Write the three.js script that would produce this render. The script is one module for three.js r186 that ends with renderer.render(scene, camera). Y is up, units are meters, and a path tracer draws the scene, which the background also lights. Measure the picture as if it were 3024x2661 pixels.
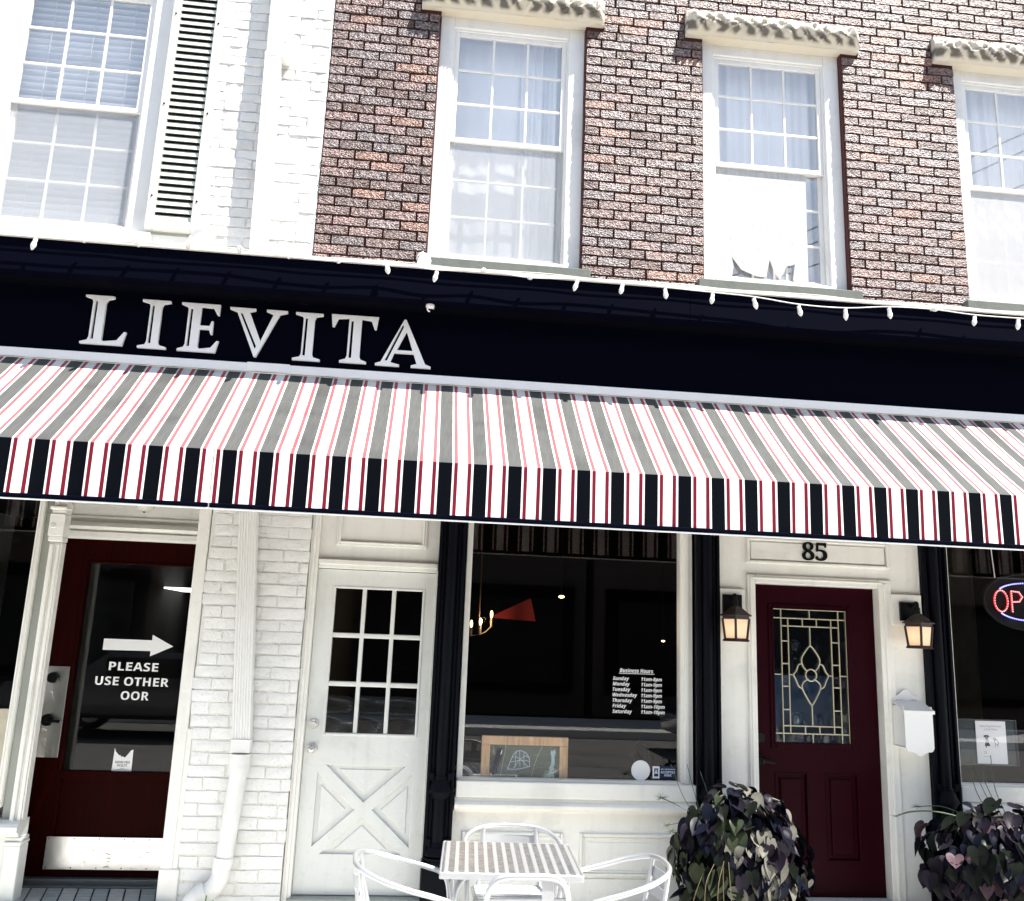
import * as THREE from 'three';
import { RoundedBoxGeometry } from 'three/addons/geometries/RoundedBoxGeometry.js';
import { mergeGeometries } from 'three/addons/utils/BufferGeometryUtils.js';
import { FontLoader } from 'three/addons/loaders/FontLoader.js';
import { TextGeometry } from 'three/addons/geometries/TextGeometry.js';

// ------------------------------------------------------------------ camera, sky, sun, exposure
const scene = new THREE.Scene();
const camera = new THREE.PerspectiveCamera(54.2365, 1024 / 901, 0.05, 400);
camera.position.set(0.90337, 1.64069, 6.05026);
camera.up.set(-0.05902, 0.97739, 0.20304);
camera.lookAt(0.90337 + 0.096601, 1.64069 + 0.208029, 6.05026 - 0.973341);
const sunDir = new THREE.Vector3(1.9, 4.1, 1.15).normalize();
{ // hazy summer sky: pale blue overhead, whiter towards the horizon and around the sun, thin high cloud
  const W = 512, H = 256, d = new Float32Array(W * H * 4), hs = (x, y) => { let h = (x * 374761393 + y * 668265263) | 0; h = Math.imul(h ^ (h >>> 13), 1274126177); return ((h ^ (h >>> 16)) >>> 0) / 4294967296; };
  const ns = (x, y, px) => { const xi = Math.floor(x), yi = Math.floor(y), fx = x - xi, fy = y - yi, u = fx * fx * (3 - 2 * fx), v = fy * fy * (3 - 2 * fy), m = (k) => ((k % px) + px) % px; const p = hs(m(xi), yi), q = hs(m(xi + 1), yi), r = hs(m(xi), yi + 1), t = hs(m(xi + 1), yi + 1); return p + (q - p) * u + (r - p) * v + (p - q - r + t) * u * v; };
  for (let j = 0; j < H; j++) for (let i = 0; i < W; i++) {
    const el = ((j + 0.5) / H - 0.5) * Math.PI, az = ((i + 0.5) / W - 0.5) * 2 * Math.PI, x = Math.cos(el) * Math.cos(az), y = Math.sin(el), z = Math.cos(el) * Math.sin(az);
    const up = Math.max(0, y), hz = Math.pow(1 - up, 2.2), g = Math.pow(Math.max(0, x * sunDir.x + y * sunDir.y + z * sunDir.z), 6), cl = Math.max(0, Math.min(1, (0.55 * ns(i / W * 14, j / H * 16, 14) + 0.3 * ns(i / W * 30, j / H * 40, 30) + 0.15 * ns(i / W * 64, j / H * 90, 64) - 0.42) * 3)) * 0.45;
    const c = [0.40 + 0.42 * hz, 0.56 + 0.32 * hz, 0.86 + 0.08 * hz].map((v, k) => (v * (1 - cl) + [0.98, 0.98, 0.98][k] * cl + 0.35 * g) * 0.47 * (y < 0 ? 0.5 : 1));
    const o = (j * W + i) * 4; d[o] = c[0]; d[o + 1] = c[1]; d[o + 2] = c[2]; d[o + 3] = 1;
  }
  const t = new THREE.DataTexture(d, W, H, THREE.RGBAFormat, THREE.FloatType); t.mapping = THREE.EquirectangularReflectionMapping; t.magFilter = t.minFilter = THREE.LinearFilter; t.wrapS = THREE.RepeatWrapping; t.needsUpdate = true;
  scene.background = scene.environment = t;
}
const sun = new THREE.DirectionalLight(new THREE.Color(1, 0.955, 0.89), 5);
sun.position.copy(sunDir).multiplyScalar(40); sun.target.position.set(1.5, 2, 0); scene.add(sun, sun.target);
sun.castShadow = true; sun.shadow.mapSize.set(4096, 4096); sun.shadow.bias = -0.0004;
Object.assign(sun.shadow.camera, { left: -14, right: 14, top: 14, bottom: -14, near: 1, far: 90 });
const renderer = new THREE.WebGLRenderer({ antialias: true });
renderer.toneMapping = THREE.LinearToneMapping; renderer.toneMappingExposure = 3.0;
renderer.shadowMap.enabled = true; renderer.shadowMap.type = THREE.PCFSoftShadowMap;
renderer.setSize(1024, 901);

// ------------------------------------------------------------------ helpers
let seed = 12345;
const rnd = () => { seed = (seed * 1664525 + 1013904223) >>> 0; return seed / 4294967296; };
const rr = (a, b) => a + (b - a) * rnd();
const FL = -0.14;                                        // sidewalk height at the wall
const used = {};
function numbered(n) { used[n] = (used[n] || 0) + 1; return used[n] === 1 ? n : n + '_' + String(used[n] - 1).padStart(3, '0'); }
function tag(o, label, category, group) { o.userData = { label, category }; if (group) o.userData.group = group; return o; }
function thing(name, label, category, pos = [0, 0, 0], group) {
  const o = new THREE.Group(); o.name = numbered(name); o.position.set(...pos); scene.add(o); return tag(o, label, category, group);
}
const wp = (o) => { const v = new THREE.Vector3(); while (o && o !== scene) { v.add(o.position); o = o.parent; } return v; };
// geometry is given in world metres; it is moved into the parent's own space
function part(name, geos, mat, parent, label) {
  let g = Array.isArray(geos) ? mergeGeometries(geos.map((q) => { const r = q.index ? q.toNonIndexed() : q; for (const k of Object.keys(r.attributes)) if (!['position', 'normal', 'uv'].includes(k)) r.deleteAttribute(k); return r; })) : geos;
  const m = new THREE.Mesh(g, mat); m.name = parent === scene ? numbered(name) : name; m.castShadow = m.receiveShadow = true;
  if (parent !== scene) { const p = wp(parent); if (p.lengthSq() > 0) g.translate(-p.x, -p.y, -p.z); }
  if (label) m.userData.label = label;
  parent.add(m); return m;
}
function uvb(g, s = 1, ou = 0, ov = 0) {                  // box-projected uv in metres
  const p = g.attributes.position, n = g.attributes.normal, uv = new Float32Array(p.count * 2);
  for (let i = 0; i < p.count; i++) {
    const ax = Math.abs(n.getX(i)), ay = Math.abs(n.getY(i)), az = Math.abs(n.getZ(i));
    let u, v; if (az >= ax && az >= ay) { u = p.getX(i); v = p.getY(i); } else if (ax >= ay) { u = p.getZ(i); v = p.getY(i); } else { u = p.getX(i); v = p.getZ(i); }
    uv[2 * i] = u * s + ou; uv[2 * i + 1] = v * s + ov;
  }
  g.setAttribute('uv', new THREE.BufferAttribute(uv, 2)); return g;
}
const bx = (x0, x1, y0, y1, z0, z1) => { const g = new THREE.BoxGeometry(x1 - x0, y1 - y0, z1 - z0); g.translate((x0 + x1) / 2, (y0 + y1) / 2, (z0 + z1) / 2); return uvb(g); };
const rb = (x0, x1, y0, y1, z0, z1, r = 0.004, s = 2) => { const g = new RoundedBoxGeometry(x1 - x0, y1 - y0, z1 - z0, s, Math.min(r, (x1 - x0) / 2.01, (y1 - y0) / 2.01, (z1 - z0) / 2.01)); g.translate((x0 + x1) / 2, (y0 + y1) / 2, (z0 + z1) / 2); return uvb(g); };
const V3 = (a) => new THREE.Vector3(...a);
function tube(pts, r, seg = 40, rad = 8, closed = false, tension = 0.5) { const c = new THREE.CatmullRomCurve3(pts.map(V3), closed, 'catmullrom', tension); return new THREE.TubeGeometry(c, seg, r, rad, closed); }
function rod(a, b, r, rad = 8, r2 = r) { const A = V3(a), Bv = V3(b), d = Bv.clone().sub(A); const g = new THREE.CylinderGeometry(r2, r, d.length(), rad); g.applyQuaternion(new THREE.Quaternion().setFromUnitVectors(new THREE.Vector3(0, 1, 0), d.clone().normalize())); g.translate(...A.add(Bv).multiplyScalar(0.5).toArray()); return g; }
function frame(x0, x1, y0, y1, w, z0, z1, r = 0.003, wb = w, wt = w) { return [rb(x0, x0 + w, y0, y1, z0, z1, r), rb(x1 - w, x1, y0, y1, z0, z1, r), rb(x0 + w, x1 - w, y1 - wt, y1, z0, z1 - 0.0015, r), rb(x0 + w, x1 - w, y0, y0 + wb, z0, z1 - 0.0015, r)]; }
function poly(pts, d, bevel = 0, holes = [], z = 0) {
  const s = new THREE.Shape(pts.map((p) => new THREE.Vector2(...p))); for (const h of holes) s.holes.push(new THREE.Path(h.map((p) => new THREE.Vector2(...p))));
  const g = new THREE.ExtrudeGeometry(s, { depth: d, bevelEnabled: bevel > 0, bevelSize: bevel, bevelOffset: -bevel, bevelThickness: bevel, bevelSegments: 2, curveSegments: 16 }); g.translate(0, 0, z); return uvb(g);
}
// a strip of moulding along x with profile [[y, z], ...] (closed polygon)
function mould(x0, x1, prof) { const s = new THREE.Shape(prof.map(([y, z]) => new THREE.Vector2(-z, y))); const g = new THREE.ExtrudeGeometry(s, { depth: x1 - x0, bevelEnabled: false }); g.rotateY(Math.PI / 2); g.translate(x0, 0, 0); return uvb(g); }

// ------------------------------------------------------------------ textures
function hash(x, y, s) { let h = (x * 374761393 + y * 668265263 + s * 1442695041) | 0; h = Math.imul(h ^ (h >>> 13), 1274126177); h ^= h >>> 16; return (h >>> 0) / 4294967296; }
function vn(x, y, px, py, s) { const xi = Math.floor(x), yi = Math.floor(y), fx = x - xi, fy = y - yi, u = fx * fx * (3 - 2 * fx), v = fy * fy * (3 - 2 * fy); const m = (a, p) => ((a % p) + p) % p; const a = hash(m(xi, px), m(yi, py), s), b = hash(m(xi + 1, px), m(yi, py), s), c = hash(m(xi, px), m(yi + 1, py), s), d = hash(m(xi + 1, px), m(yi + 1, py), s); return a + (b - a) * u + (c - a) * v + (a - b - c + d) * u * v; }
function fbm(u, v, fx, fy, oct, s) { let a = 0, w = 0.5, t = 0; for (let i = 0; i < oct; i++) { a += w * vn(u * fx, v * fy, fx, fy, s + i * 17); t += w; w *= 0.5; fx *= 2; fy *= 2; } return a / t; }
function tex(w, h, f, rep = [1, 1], srgb = false) {
  const d = new Uint8Array(w * h * 4);
  for (let j = 0; j < h; j++) for (let i = 0; i < w; i++) { const c = f(i / w, j / h); const o = (j * w + i) * 4; const a = Array.isArray(c) ? c : [c, c, c]; for (let k = 0; k < 3; k++) d[o + k] = Math.max(0, Math.min(255, Math.round(a[k] * 255))); d[o + 3] = 255; }
  const t = new THREE.DataTexture(d, w, h); t.wrapS = t.wrapT = THREE.RepeatWrapping; t.magFilter = THREE.LinearFilter; t.minFilter = THREE.LinearMipmapLinearFilter; t.generateMipmaps = true; t.repeat.set(...rep); if (srgb) t.colorSpace = THREE.SRGBColorSpace; t.needsUpdate = true; return t;
}
function again(t, rx, ry) { const c = t.clone(); c.repeat.set(rx, ry); c.needsUpdate = true; return c; }
const ss = (a, b, x) => { const t = Math.max(0, Math.min(1, (x - a) / (b - a))); return t * t * (3 - 2 * t); };
// rug-faced brick: coarse scratched relief (tile 0.6 x 0.3 m)
const rugH = (u, v) => { const a = fbm(u, v, 60, 40, 3, 1), b = fbm(u + 0.3 * v, v, 34, 60, 2, 7); return 0.6 * a + 0.4 * b; };
const brickBump = tex(512, 256, (u, v) => ss(0.28, 0.72, rugH(u, v)), [1 / 0.6, 1 / 0.3]);
const brickMap = tex(512, 256, (u, v) => { const h = rugH(u, v), g = fbm(u, v, 9, 6, 2, 31); const k = 0.16 + 0.95 * ss(0.36, 0.66, h) ; return Math.min(1, k * (0.75 + 0.5 * g)); }, [1 / 0.6, 1 / 0.3]);  // low relief goes dark: shade of the bumps painted into the colour
const fineN = tex(256, 256, (u, v) => 0.86 + 0.14 * fbm(u, v, 6, 6, 5, 3));            // faint mottling
const roughN = tex(256, 256, (u, v) => 0.55 + 0.45 * fbm(u, v, 8, 8, 4, 9));
const dirtN = tex(512, 512, (u, v) => { const a = fbm(u, v, 5, 5, 5, 40), st = fbm(u, v, 40, 4, 3, 44); const ch = ss(0.755, 0.78, fbm(u, v, 60, 60, 2, 47)); const k = (1 - 0.12 * ss(0.52, 0.75, a) - 0.04 * ss(0.5, 0.8, st)) * (1 - 0.04 * ch); return [k, k * 0.985, k * 0.955]; }, [0.55, 0.55]);
const paintBump = tex(512, 512, (u, v) => { const a = fbm(u, v, 12, 12, 5, 50), c = fbm(u, v, 20, 20, 2, 57); return 0.8 * a - 0.5 * ss(0.71, 0.8, c); }, [1.4, 1.4]);
const woodN = tex(512, 512, (u, v) => { const w = fbm(u, v, 40, 3, 4, 60), f = fbm(u, v, 120, 6, 2, 63); return 0.45 + 0.45 * w + 0.25 * (f - 0.5); }, [1.6, 0.9]);
const lin = (r, g, b) => new THREE.Color().setRGB(r, g, b);
const std = (c, o = {}) => new THREE.MeshStandardMaterial({ color: Array.isArray(c) ? lin(...c) : c, roughness: 0.6, ...o });
const phy = (c, o = {}) => new THREE.MeshPhysicalMaterial({ color: Array.isArray(c) ? lin(...c) : c, roughness: 0.6, ...o });
const M = {
  whitePaint: std([0.82, 0.82, 0.81], { roughness: 0.5, map: again(dirtN, 0.5, 0.5), bumpMap: paintBump, bumpScale: 0.0012 }),
  vinyl: std([0.84, 0.84, 0.84], { roughness: 0.35, map: again(dirtN, 0.4, 0.4) }),
  cream: std([0.84, 0.84, 0.795], { roughness: 0.42, map: dirtN, bumpMap: paintBump, bumpScale: 0.0016 }),
  sage: std([0.75, 0.77, 0.745], { roughness: 0.4, map: dirtN, bumpMap: paintBump, bumpScale: 0.0012 }),
  sageDark: std([0.36, 0.38, 0.35], { roughness: 0.5, map: dirtN }),
  navy: phy([0.0012, 0.0017, 0.006], { roughness: 0.8, specularIntensity: 0.04 }),
  navyDark: phy([0.0015, 0.0016, 0.004], { roughness: 0.8, specularIntensity: 0.08 }),
  iron: phy([0.0025, 0.003, 0.006], { roughness: 0.5, specularIntensity: 0.2, bumpMap: again(paintBump, 3, 3), bumpScale: 0.001 }),
  mortar: std([0.07, 0.017, 0.013], { roughness: 0.95, map: fineN }),
  whiteMortar: std([0.74, 0.74, 0.735], { roughness: 0.6, bumpMap: again(paintBump, 4, 4), bumpScale: 0.004 }),
  stone: std([0.66, 0.605, 0.50], { roughness: 0.95, map: tex(256, 256, (u, v) => { const a = fbm(u, v, 5, 9, 4, 80), b = fbm(u, v, 14, 5, 3, 84); const k = 1 - 0.5 * ss(0.5, 0.72, a); return [k, k * (0.98 - 0.1 * b), k * (0.95 - 0.25 * b)]; }, [1.3, 3]), bumpMap: again(roughN, 6, 6), bumpScale: 0.006 }),
  sillStone: std([0.10, 0.112, 0.104], { roughness: 0.8, map: again(dirtN, 2, 2), bumpMap: again(roughN, 4, 4), bumpScale: 0.004 }),
  glass: phy([1, 1, 1], { roughness: 0, transmission: 1, thickness: 0, ior: 1.5 }),
  coated: phy([1, 1, 1], { roughness: 0, transmission: 1, thickness: 0, ior: 2.33 }),
  wavyGlass: phy([1, 1, 1], { roughness: 0.0, transmission: 1, thickness: 0, ior: 1.5, bumpMap: tex(256, 256, (u, v) => fbm(u, v, 4, 4, 1, 90), [1.6, 1.6]), bumpScale: 0.004 }),
  leadGlass: phy([0.75, 0.85, 0.95], { roughness: 0.02, transmission: 1, thickness: 0, ior: 2.0, bumpMap: tex(256, 256, (u, v) => fbm(u, v, 6, 4, 1, 93), [2, 2]), bumpScale: 0.007 }),
  curtain: std([0.96, 0.96, 0.97], { roughness: 1, side: THREE.DoubleSide }),
  screen: std([0.50, 0.52, 0.55], { roughness: 0.9, transparent: true, opacity: 0.28 }),
  screenGlare: std([0.60, 0.60, 0.61], { roughness: 0.9, transparent: true, opacity: 0.45 }),  // paler, denser screen: sun glare put into the material
  film: std([0.70, 0.70, 0.70], { roughness: 0.8, transparent: true, opacity: 0.74, map: again(tex(256, 256, (u, v) => 0.66 + 0.34 * fbm(u, v, 60, 8, 3, 140)), 2, 2) }),  // middle sash cover, strongest sun glare put into its tone and opacity
  roomLight: std([0.8, 0.8, 0.8], { roughness: 1 }),
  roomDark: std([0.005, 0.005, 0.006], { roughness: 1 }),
  steel: std([0.72, 0.71, 0.69], { roughness: 0.28, metalness: 1, bumpMap: again(paintBump, 1, 1), bumpScale: 0.002 }),
  alu: std([0.56, 0.57, 0.585], { roughness: 0.42, metalness: 0.75, map: again(fineN, 3, 3) }),
  chrome: std([0.8, 0.8, 0.8], { roughness: 0.15, metalness: 1 }),
  black: phy([0.003, 0.003, 0.0035], { roughness: 0.4, specularIntensity: 0.4 }),
  bronze: std([0.03, 0.018, 0.016], { roughness: 0.5, metalness: 0.3 }),
  signWhite: std([0.94, 0.955, 0.94], { roughness: 0.5 }),
  decal: std([0.85, 0.85, 0.83], { roughness: 0.7 }),
  mahogany: phy([0.022, 0.0014, 0.0006], { roughness: 0.5, map: woodN, specularIntensity: 0.07 }),
  maroon: phy([0.018, 0.0008, 0.0035], { roughness: 0.45, specularIntensity: 0.12, bumpMap: again(paintBump, 2, 2), bumpScale: 0.0008 }),
  came: std([0.56, 0.51, 0.36], { roughness: 0.35, metalness: 0.6 }),
  concrete: std([0.58, 0.575, 0.55], { roughness: 0.9, map: again(fineN, 0.6, 0.6) }),
  asphalt: std([0.16, 0.155, 0.145], { roughness: 0.9, map: again(roughN, 0.7, 0.7) }),
  oak: std([0.80, 0.52, 0.30], { roughness: 0.6, map: again(woodN, 0.9, 1.6) }),
  pvc: std([0.86, 0.85, 0.81], { roughness: 0.35, map: again(fineN, 0.8, 0.8) }),
};

// ------------------------------------------------------------------ ground
function ground(name, geo, mat) { const m = part(name, geo, mat, scene); m.userData.kind = 'structure'; return m; }
ground('road', bx(-150, 150, FL - 0.6, FL - 0.17, -60, 150), M.asphalt);
{
  const sw = ground('sidewalk', bx(-40, 40, FL - 0.165, FL - 0.02, -0.4, 4.2), M.concrete);
  for (let i = -8; i < 9; i++) for (let j = 0; j < 3; j++) part('paving_slab', rb(i * 1.5 + 0.005, i * 1.5 + 1.495, FL - 0.1, FL, -0.2 + j * 1.46 + 0.005, -0.2 + (j + 1) * 1.46 - 0.005, 0.006), M.concrete, sw);
  ground('kerb', rb(-40, 40, FL - 0.2, FL - 0.005, 4.2, 4.36, 0.02), M.concrete);
  ground('far_sidewalk', bx(-40, 40, FL - 0.165, FL - 0.01, 12.2, 15), M.concrete);
  const mk = std([0.6, 0.58, 0.5], { roughness: 0.8 });
  
  ground('road_marking', Array.from({ length: 6 }, (_, i) => bx(5.2 + i * 0.9, 5.7 + i * 0.9, FL - 0.169, FL - 0.164, 4.8, 7.6)), mk);
}

// ------------------------------------------------------------------ bricks
const CO = 0.0767, BL = 0.2446, JT = 0.0138;
const brickCache = new Map();
function brickGeo(w, h, d, variant, rough) {
  w = Math.round(w * 200) / 200; const key = [w.toFixed(3), h.toFixed(3), d, variant, rough].join();
  if (brickCache.has(key)) return brickCache.get(key);
  const g = new THREE.BoxGeometry(w, h, d, Math.max(2, Math.round(w / 0.05)), 2, 1), p = g.attributes.position;
  for (let i = 0; i < p.count; i++) {
    const x = p.getX(i), y = p.getY(i), z = p.getZ(i);
    if (z > 0) { const e = Math.abs(x) > w / 2 - 0.001 || Math.abs(y) > h / 2 - 0.001; const k = hash(Math.round(x * 997), Math.round(y * 991), 5 + variant * 13); p.setZ(i, z - (e ? 0.0035 : 0) + (k - 0.5) * rough); if (e) { p.setX(i, x * (1 - 0.0018 / w) + (hash(Math.round(y * 991), variant, 2) - 0.5) * rough * 0.6); p.setY(i, y - Math.sign(y) * 0.001 + (hash(Math.round(x * 997), variant, 3) - 0.5) * rough * 0.8); } }
  }
  g.computeVertexNormals(); uvb(g, 1, variant * 0.137 + w * 3.3, variant * 0.071); brickCache.set(key, g); return g;
}
// rows: list of [yTop]; segs(yMid) -> list of [x0, x1]; returns brick records
function layout(yTop, n, segs, phase = 0) {
  const out = [];
  for (let k = 0; k < n; k++) {
    const y1 = yTop - k * CO, ym = y1 - CO / 2;
    for (const [a, b] of segs(ym, y1 - CO + JT, y1)) {
      let x = a, first = (k + phase) % 2 ? BL / 2 : BL;
      while (x < b - 0.02) { let e = x + first; if (e > b - 0.05) e = b; out.push({ x0: x + JT / 2, x1: e - JT / 2, y0: y1 - CO + JT / 2, y1: y1 - JT / 2 }); x = e; first = BL * (1 + rr(-0.025, 0.025)); }
    }
  }
  return out;
}
function setBricks(list, parent, z, depth, mats, pick, rough, maxSingle, inView) {
  const p0 = wp(parent);
  const scored = list.map((b) => ({ b, s: inView(b) })).sort((p, q) => p.s - q.s);
  const rest = new Map(); let n = 0;
  for (const { b, s } of scored) {
    const w = b.x1 - b.x0, h = b.y1 - b.y0; if (w < 0.015) continue;
    const variant = Math.floor(hash(Math.round(b.x0 * 1000), Math.round(b.y0 * 1000), 77) * 4), mi = pick(b), dz = (hash(Math.round(b.x0 * 1000), Math.round(b.y0 * 1000), 78) - 0.5) * rough;
    const g = brickGeo(w, h, depth, variant, rough), P = [(b.x0 + b.x1) / 2, (b.y0 + b.y1) / 2, z - depth / 2 + dz];
    if (s < 1e8 && n < maxSingle) { const m = new THREE.Mesh(g, mats[mi]); m.name = n ? 'brick_' + String(n).padStart(3, '0') : 'brick'; m.position.set(P[0] - p0.x, P[1] - p0.y, P[2] - p0.z); m.castShadow = m.receiveShadow = true; parent.add(m); n++; }
    else { if (!rest.has(mi)) rest.set(mi, []); rest.get(mi).push(g.clone().translate(P[0], P[1], P[2])); }
  }
  for (const [mi, gs] of rest) { const m = part('brickwork', mergeGeometries(gs), mats[mi], parent); m.userData.kind = 'stuff'; }
}

// ------------------------------------------------------------------ the brown brick building
const red = thing('brick_building', 'brown brick building with white sash windows above the striped awning', 'building', [2.6, FL, 0]);
const TOP = 7.7, RX = 8.4;
const OPEN = [[0.82, 1.968], [2.918, 4.078], [5.05, 6.205]], OY0 = 4.265, OY1 = 6.42;
const LINT = [[0.665, 2.105], [2.772, 4.215], [4.868, 6.31]], LY0 = 6.41, LY1 = 6.645;
const wallGeo = () => { const z0 = -0.26, z1 = -0.018, g = []; let x = 0; for (const [a, b] of OPEN) { g.push(bx(x, a, 3.5, TOP, z0, z1)); g.push(bx(a, b, 3.5, OY0, z0, z1)); g.push(bx(a, b, OY1, TOP, z0, z1)); x = b; } g.push(bx(x, RX, 3.5, TOP, z0, z1)); return g; };
const redWall = part('wall', wallGeo(), M.mortar, red);
const palette = [[0.33, 0.27, 0.25], [0.40, 0.32, 0.30], [0.27, 0.225, 0.215], [0.36, 0.34, 0.345], [0.50, 0.33, 0.26], [0.54, 0.37, 0.29], [0.20, 0.135, 0.12], [0.43, 0.405, 0.40], [0.44, 0.34, 0.32], [0.31, 0.31, 0.315]];
const brickMats = palette.map((c) => std([c[0] * 0.82, c[1] * 0.67, c[2] * 0.67], { roughness: 0.48, map: brickMap, bumpMap: brickBump, bumpScale: 0.011 }));
const weights = [20, 15, 15, 12, 5, 4, 10, 12, 11, 9], wsum = weights.reduce((a, b) => a + b);
const pickRed = (b) => { let t = hash(Math.round(b.x0 * 500), Math.round(b.y0 * 500), 301) * wsum; for (let i = 0; i < weights.length; i++) { t -= weights[i]; if (t < 0) return i; } return 0; };
{
  const segs = (ym, lo, hi) => {
    let s = [[0, RX]]; const cut = (a, b) => { s = s.flatMap(([p, q]) => (b <= p || a >= q) ? [[p, q]] : [[p, a], [b, q]].filter(([m, n]) => n - m > 0.03)); };
    for (const [a, b] of OPEN) if (ym > OY0 + 0.06 && ym < OY1) cut(a, b);
    for (const [a, b] of OPEN) if (ym > OY0 - 0.03 && ym <= OY0 + 0.06) cut(a - 0.07, b + 0.07);
    for (const [a, b] of LINT) if (ym > LY0 && ym < LY1) cut(a, b);
    return s;
  };
  const list = layout(6.38 + 16 * CO, 46, segs);
  setBricks(list, redWall, 0, 0.1, brickMats, pickRed, 0.006, 300, (b) => (b.x1 > -0.1 && b.x0 < 5.75 && b.y0 > 4.1 && b.y1 < 6.95) ? b.y0 + 0.12 * Math.abs(b.x0 - 1) : 1e9);
}
// rock-faced stone lintels, with stain and shade painted in under the carved nose
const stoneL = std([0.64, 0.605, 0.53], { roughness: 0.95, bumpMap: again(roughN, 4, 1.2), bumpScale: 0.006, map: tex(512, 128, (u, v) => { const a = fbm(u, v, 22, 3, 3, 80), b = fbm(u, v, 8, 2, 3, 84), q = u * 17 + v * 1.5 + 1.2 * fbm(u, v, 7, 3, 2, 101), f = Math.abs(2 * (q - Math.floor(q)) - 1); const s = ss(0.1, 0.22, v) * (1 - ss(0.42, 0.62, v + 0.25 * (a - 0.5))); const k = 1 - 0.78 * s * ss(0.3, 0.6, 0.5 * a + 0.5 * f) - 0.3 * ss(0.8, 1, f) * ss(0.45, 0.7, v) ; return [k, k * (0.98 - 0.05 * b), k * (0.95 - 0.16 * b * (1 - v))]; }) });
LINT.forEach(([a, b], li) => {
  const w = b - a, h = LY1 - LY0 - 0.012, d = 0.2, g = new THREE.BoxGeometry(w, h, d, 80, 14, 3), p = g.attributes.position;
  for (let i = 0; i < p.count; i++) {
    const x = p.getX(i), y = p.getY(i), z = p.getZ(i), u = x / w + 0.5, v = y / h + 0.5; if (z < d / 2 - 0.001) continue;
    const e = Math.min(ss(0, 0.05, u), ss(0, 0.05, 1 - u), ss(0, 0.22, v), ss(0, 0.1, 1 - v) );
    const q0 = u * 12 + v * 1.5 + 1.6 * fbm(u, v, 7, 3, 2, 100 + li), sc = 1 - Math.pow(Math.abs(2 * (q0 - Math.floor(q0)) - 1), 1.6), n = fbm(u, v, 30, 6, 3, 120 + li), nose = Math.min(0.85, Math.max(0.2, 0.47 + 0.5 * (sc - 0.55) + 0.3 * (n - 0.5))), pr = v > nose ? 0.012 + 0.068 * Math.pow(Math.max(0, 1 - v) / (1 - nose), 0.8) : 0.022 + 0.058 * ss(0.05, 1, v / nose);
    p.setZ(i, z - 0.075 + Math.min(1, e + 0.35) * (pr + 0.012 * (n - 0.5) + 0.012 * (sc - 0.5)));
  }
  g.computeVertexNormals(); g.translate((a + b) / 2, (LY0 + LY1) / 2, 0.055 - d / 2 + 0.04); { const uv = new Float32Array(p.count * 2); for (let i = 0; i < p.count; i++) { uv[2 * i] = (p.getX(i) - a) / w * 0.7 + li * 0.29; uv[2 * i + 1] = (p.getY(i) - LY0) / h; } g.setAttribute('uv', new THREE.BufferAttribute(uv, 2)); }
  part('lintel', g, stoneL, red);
});
OPEN.forEach(([a, b], i) => part('window_sill', rb(a - 0.065, b + 0.065, OY0 - 0.02, OY0 + 0.062, -0.2, 0.052, 0.008), M.sillStone, red));

// curtain sheet with pleats
function curtain(x0, x1, y0, y1, z, amp, freq, sd) { const g = new THREE.PlaneGeometry(x1 - x0, y1 - y0, Math.max(6, Math.round((x1 - x0) * 120)), 6), p = g.attributes.position; for (let i = 0; i < p.count; i++) { const x = p.getX(i) + (x1 - x0) / 2; p.setZ(i, amp * Math.sin(x * freq + 1.7 * Math.sin(x * freq * 0.37 + sd)) + amp * 0.4 * Math.sin(x * freq * 2.3 + sd)); } g.translate((x0 + x1) / 2, (y0 + y1) / 2, z); g.computeVertexNormals(); return uvb(g); }
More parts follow.
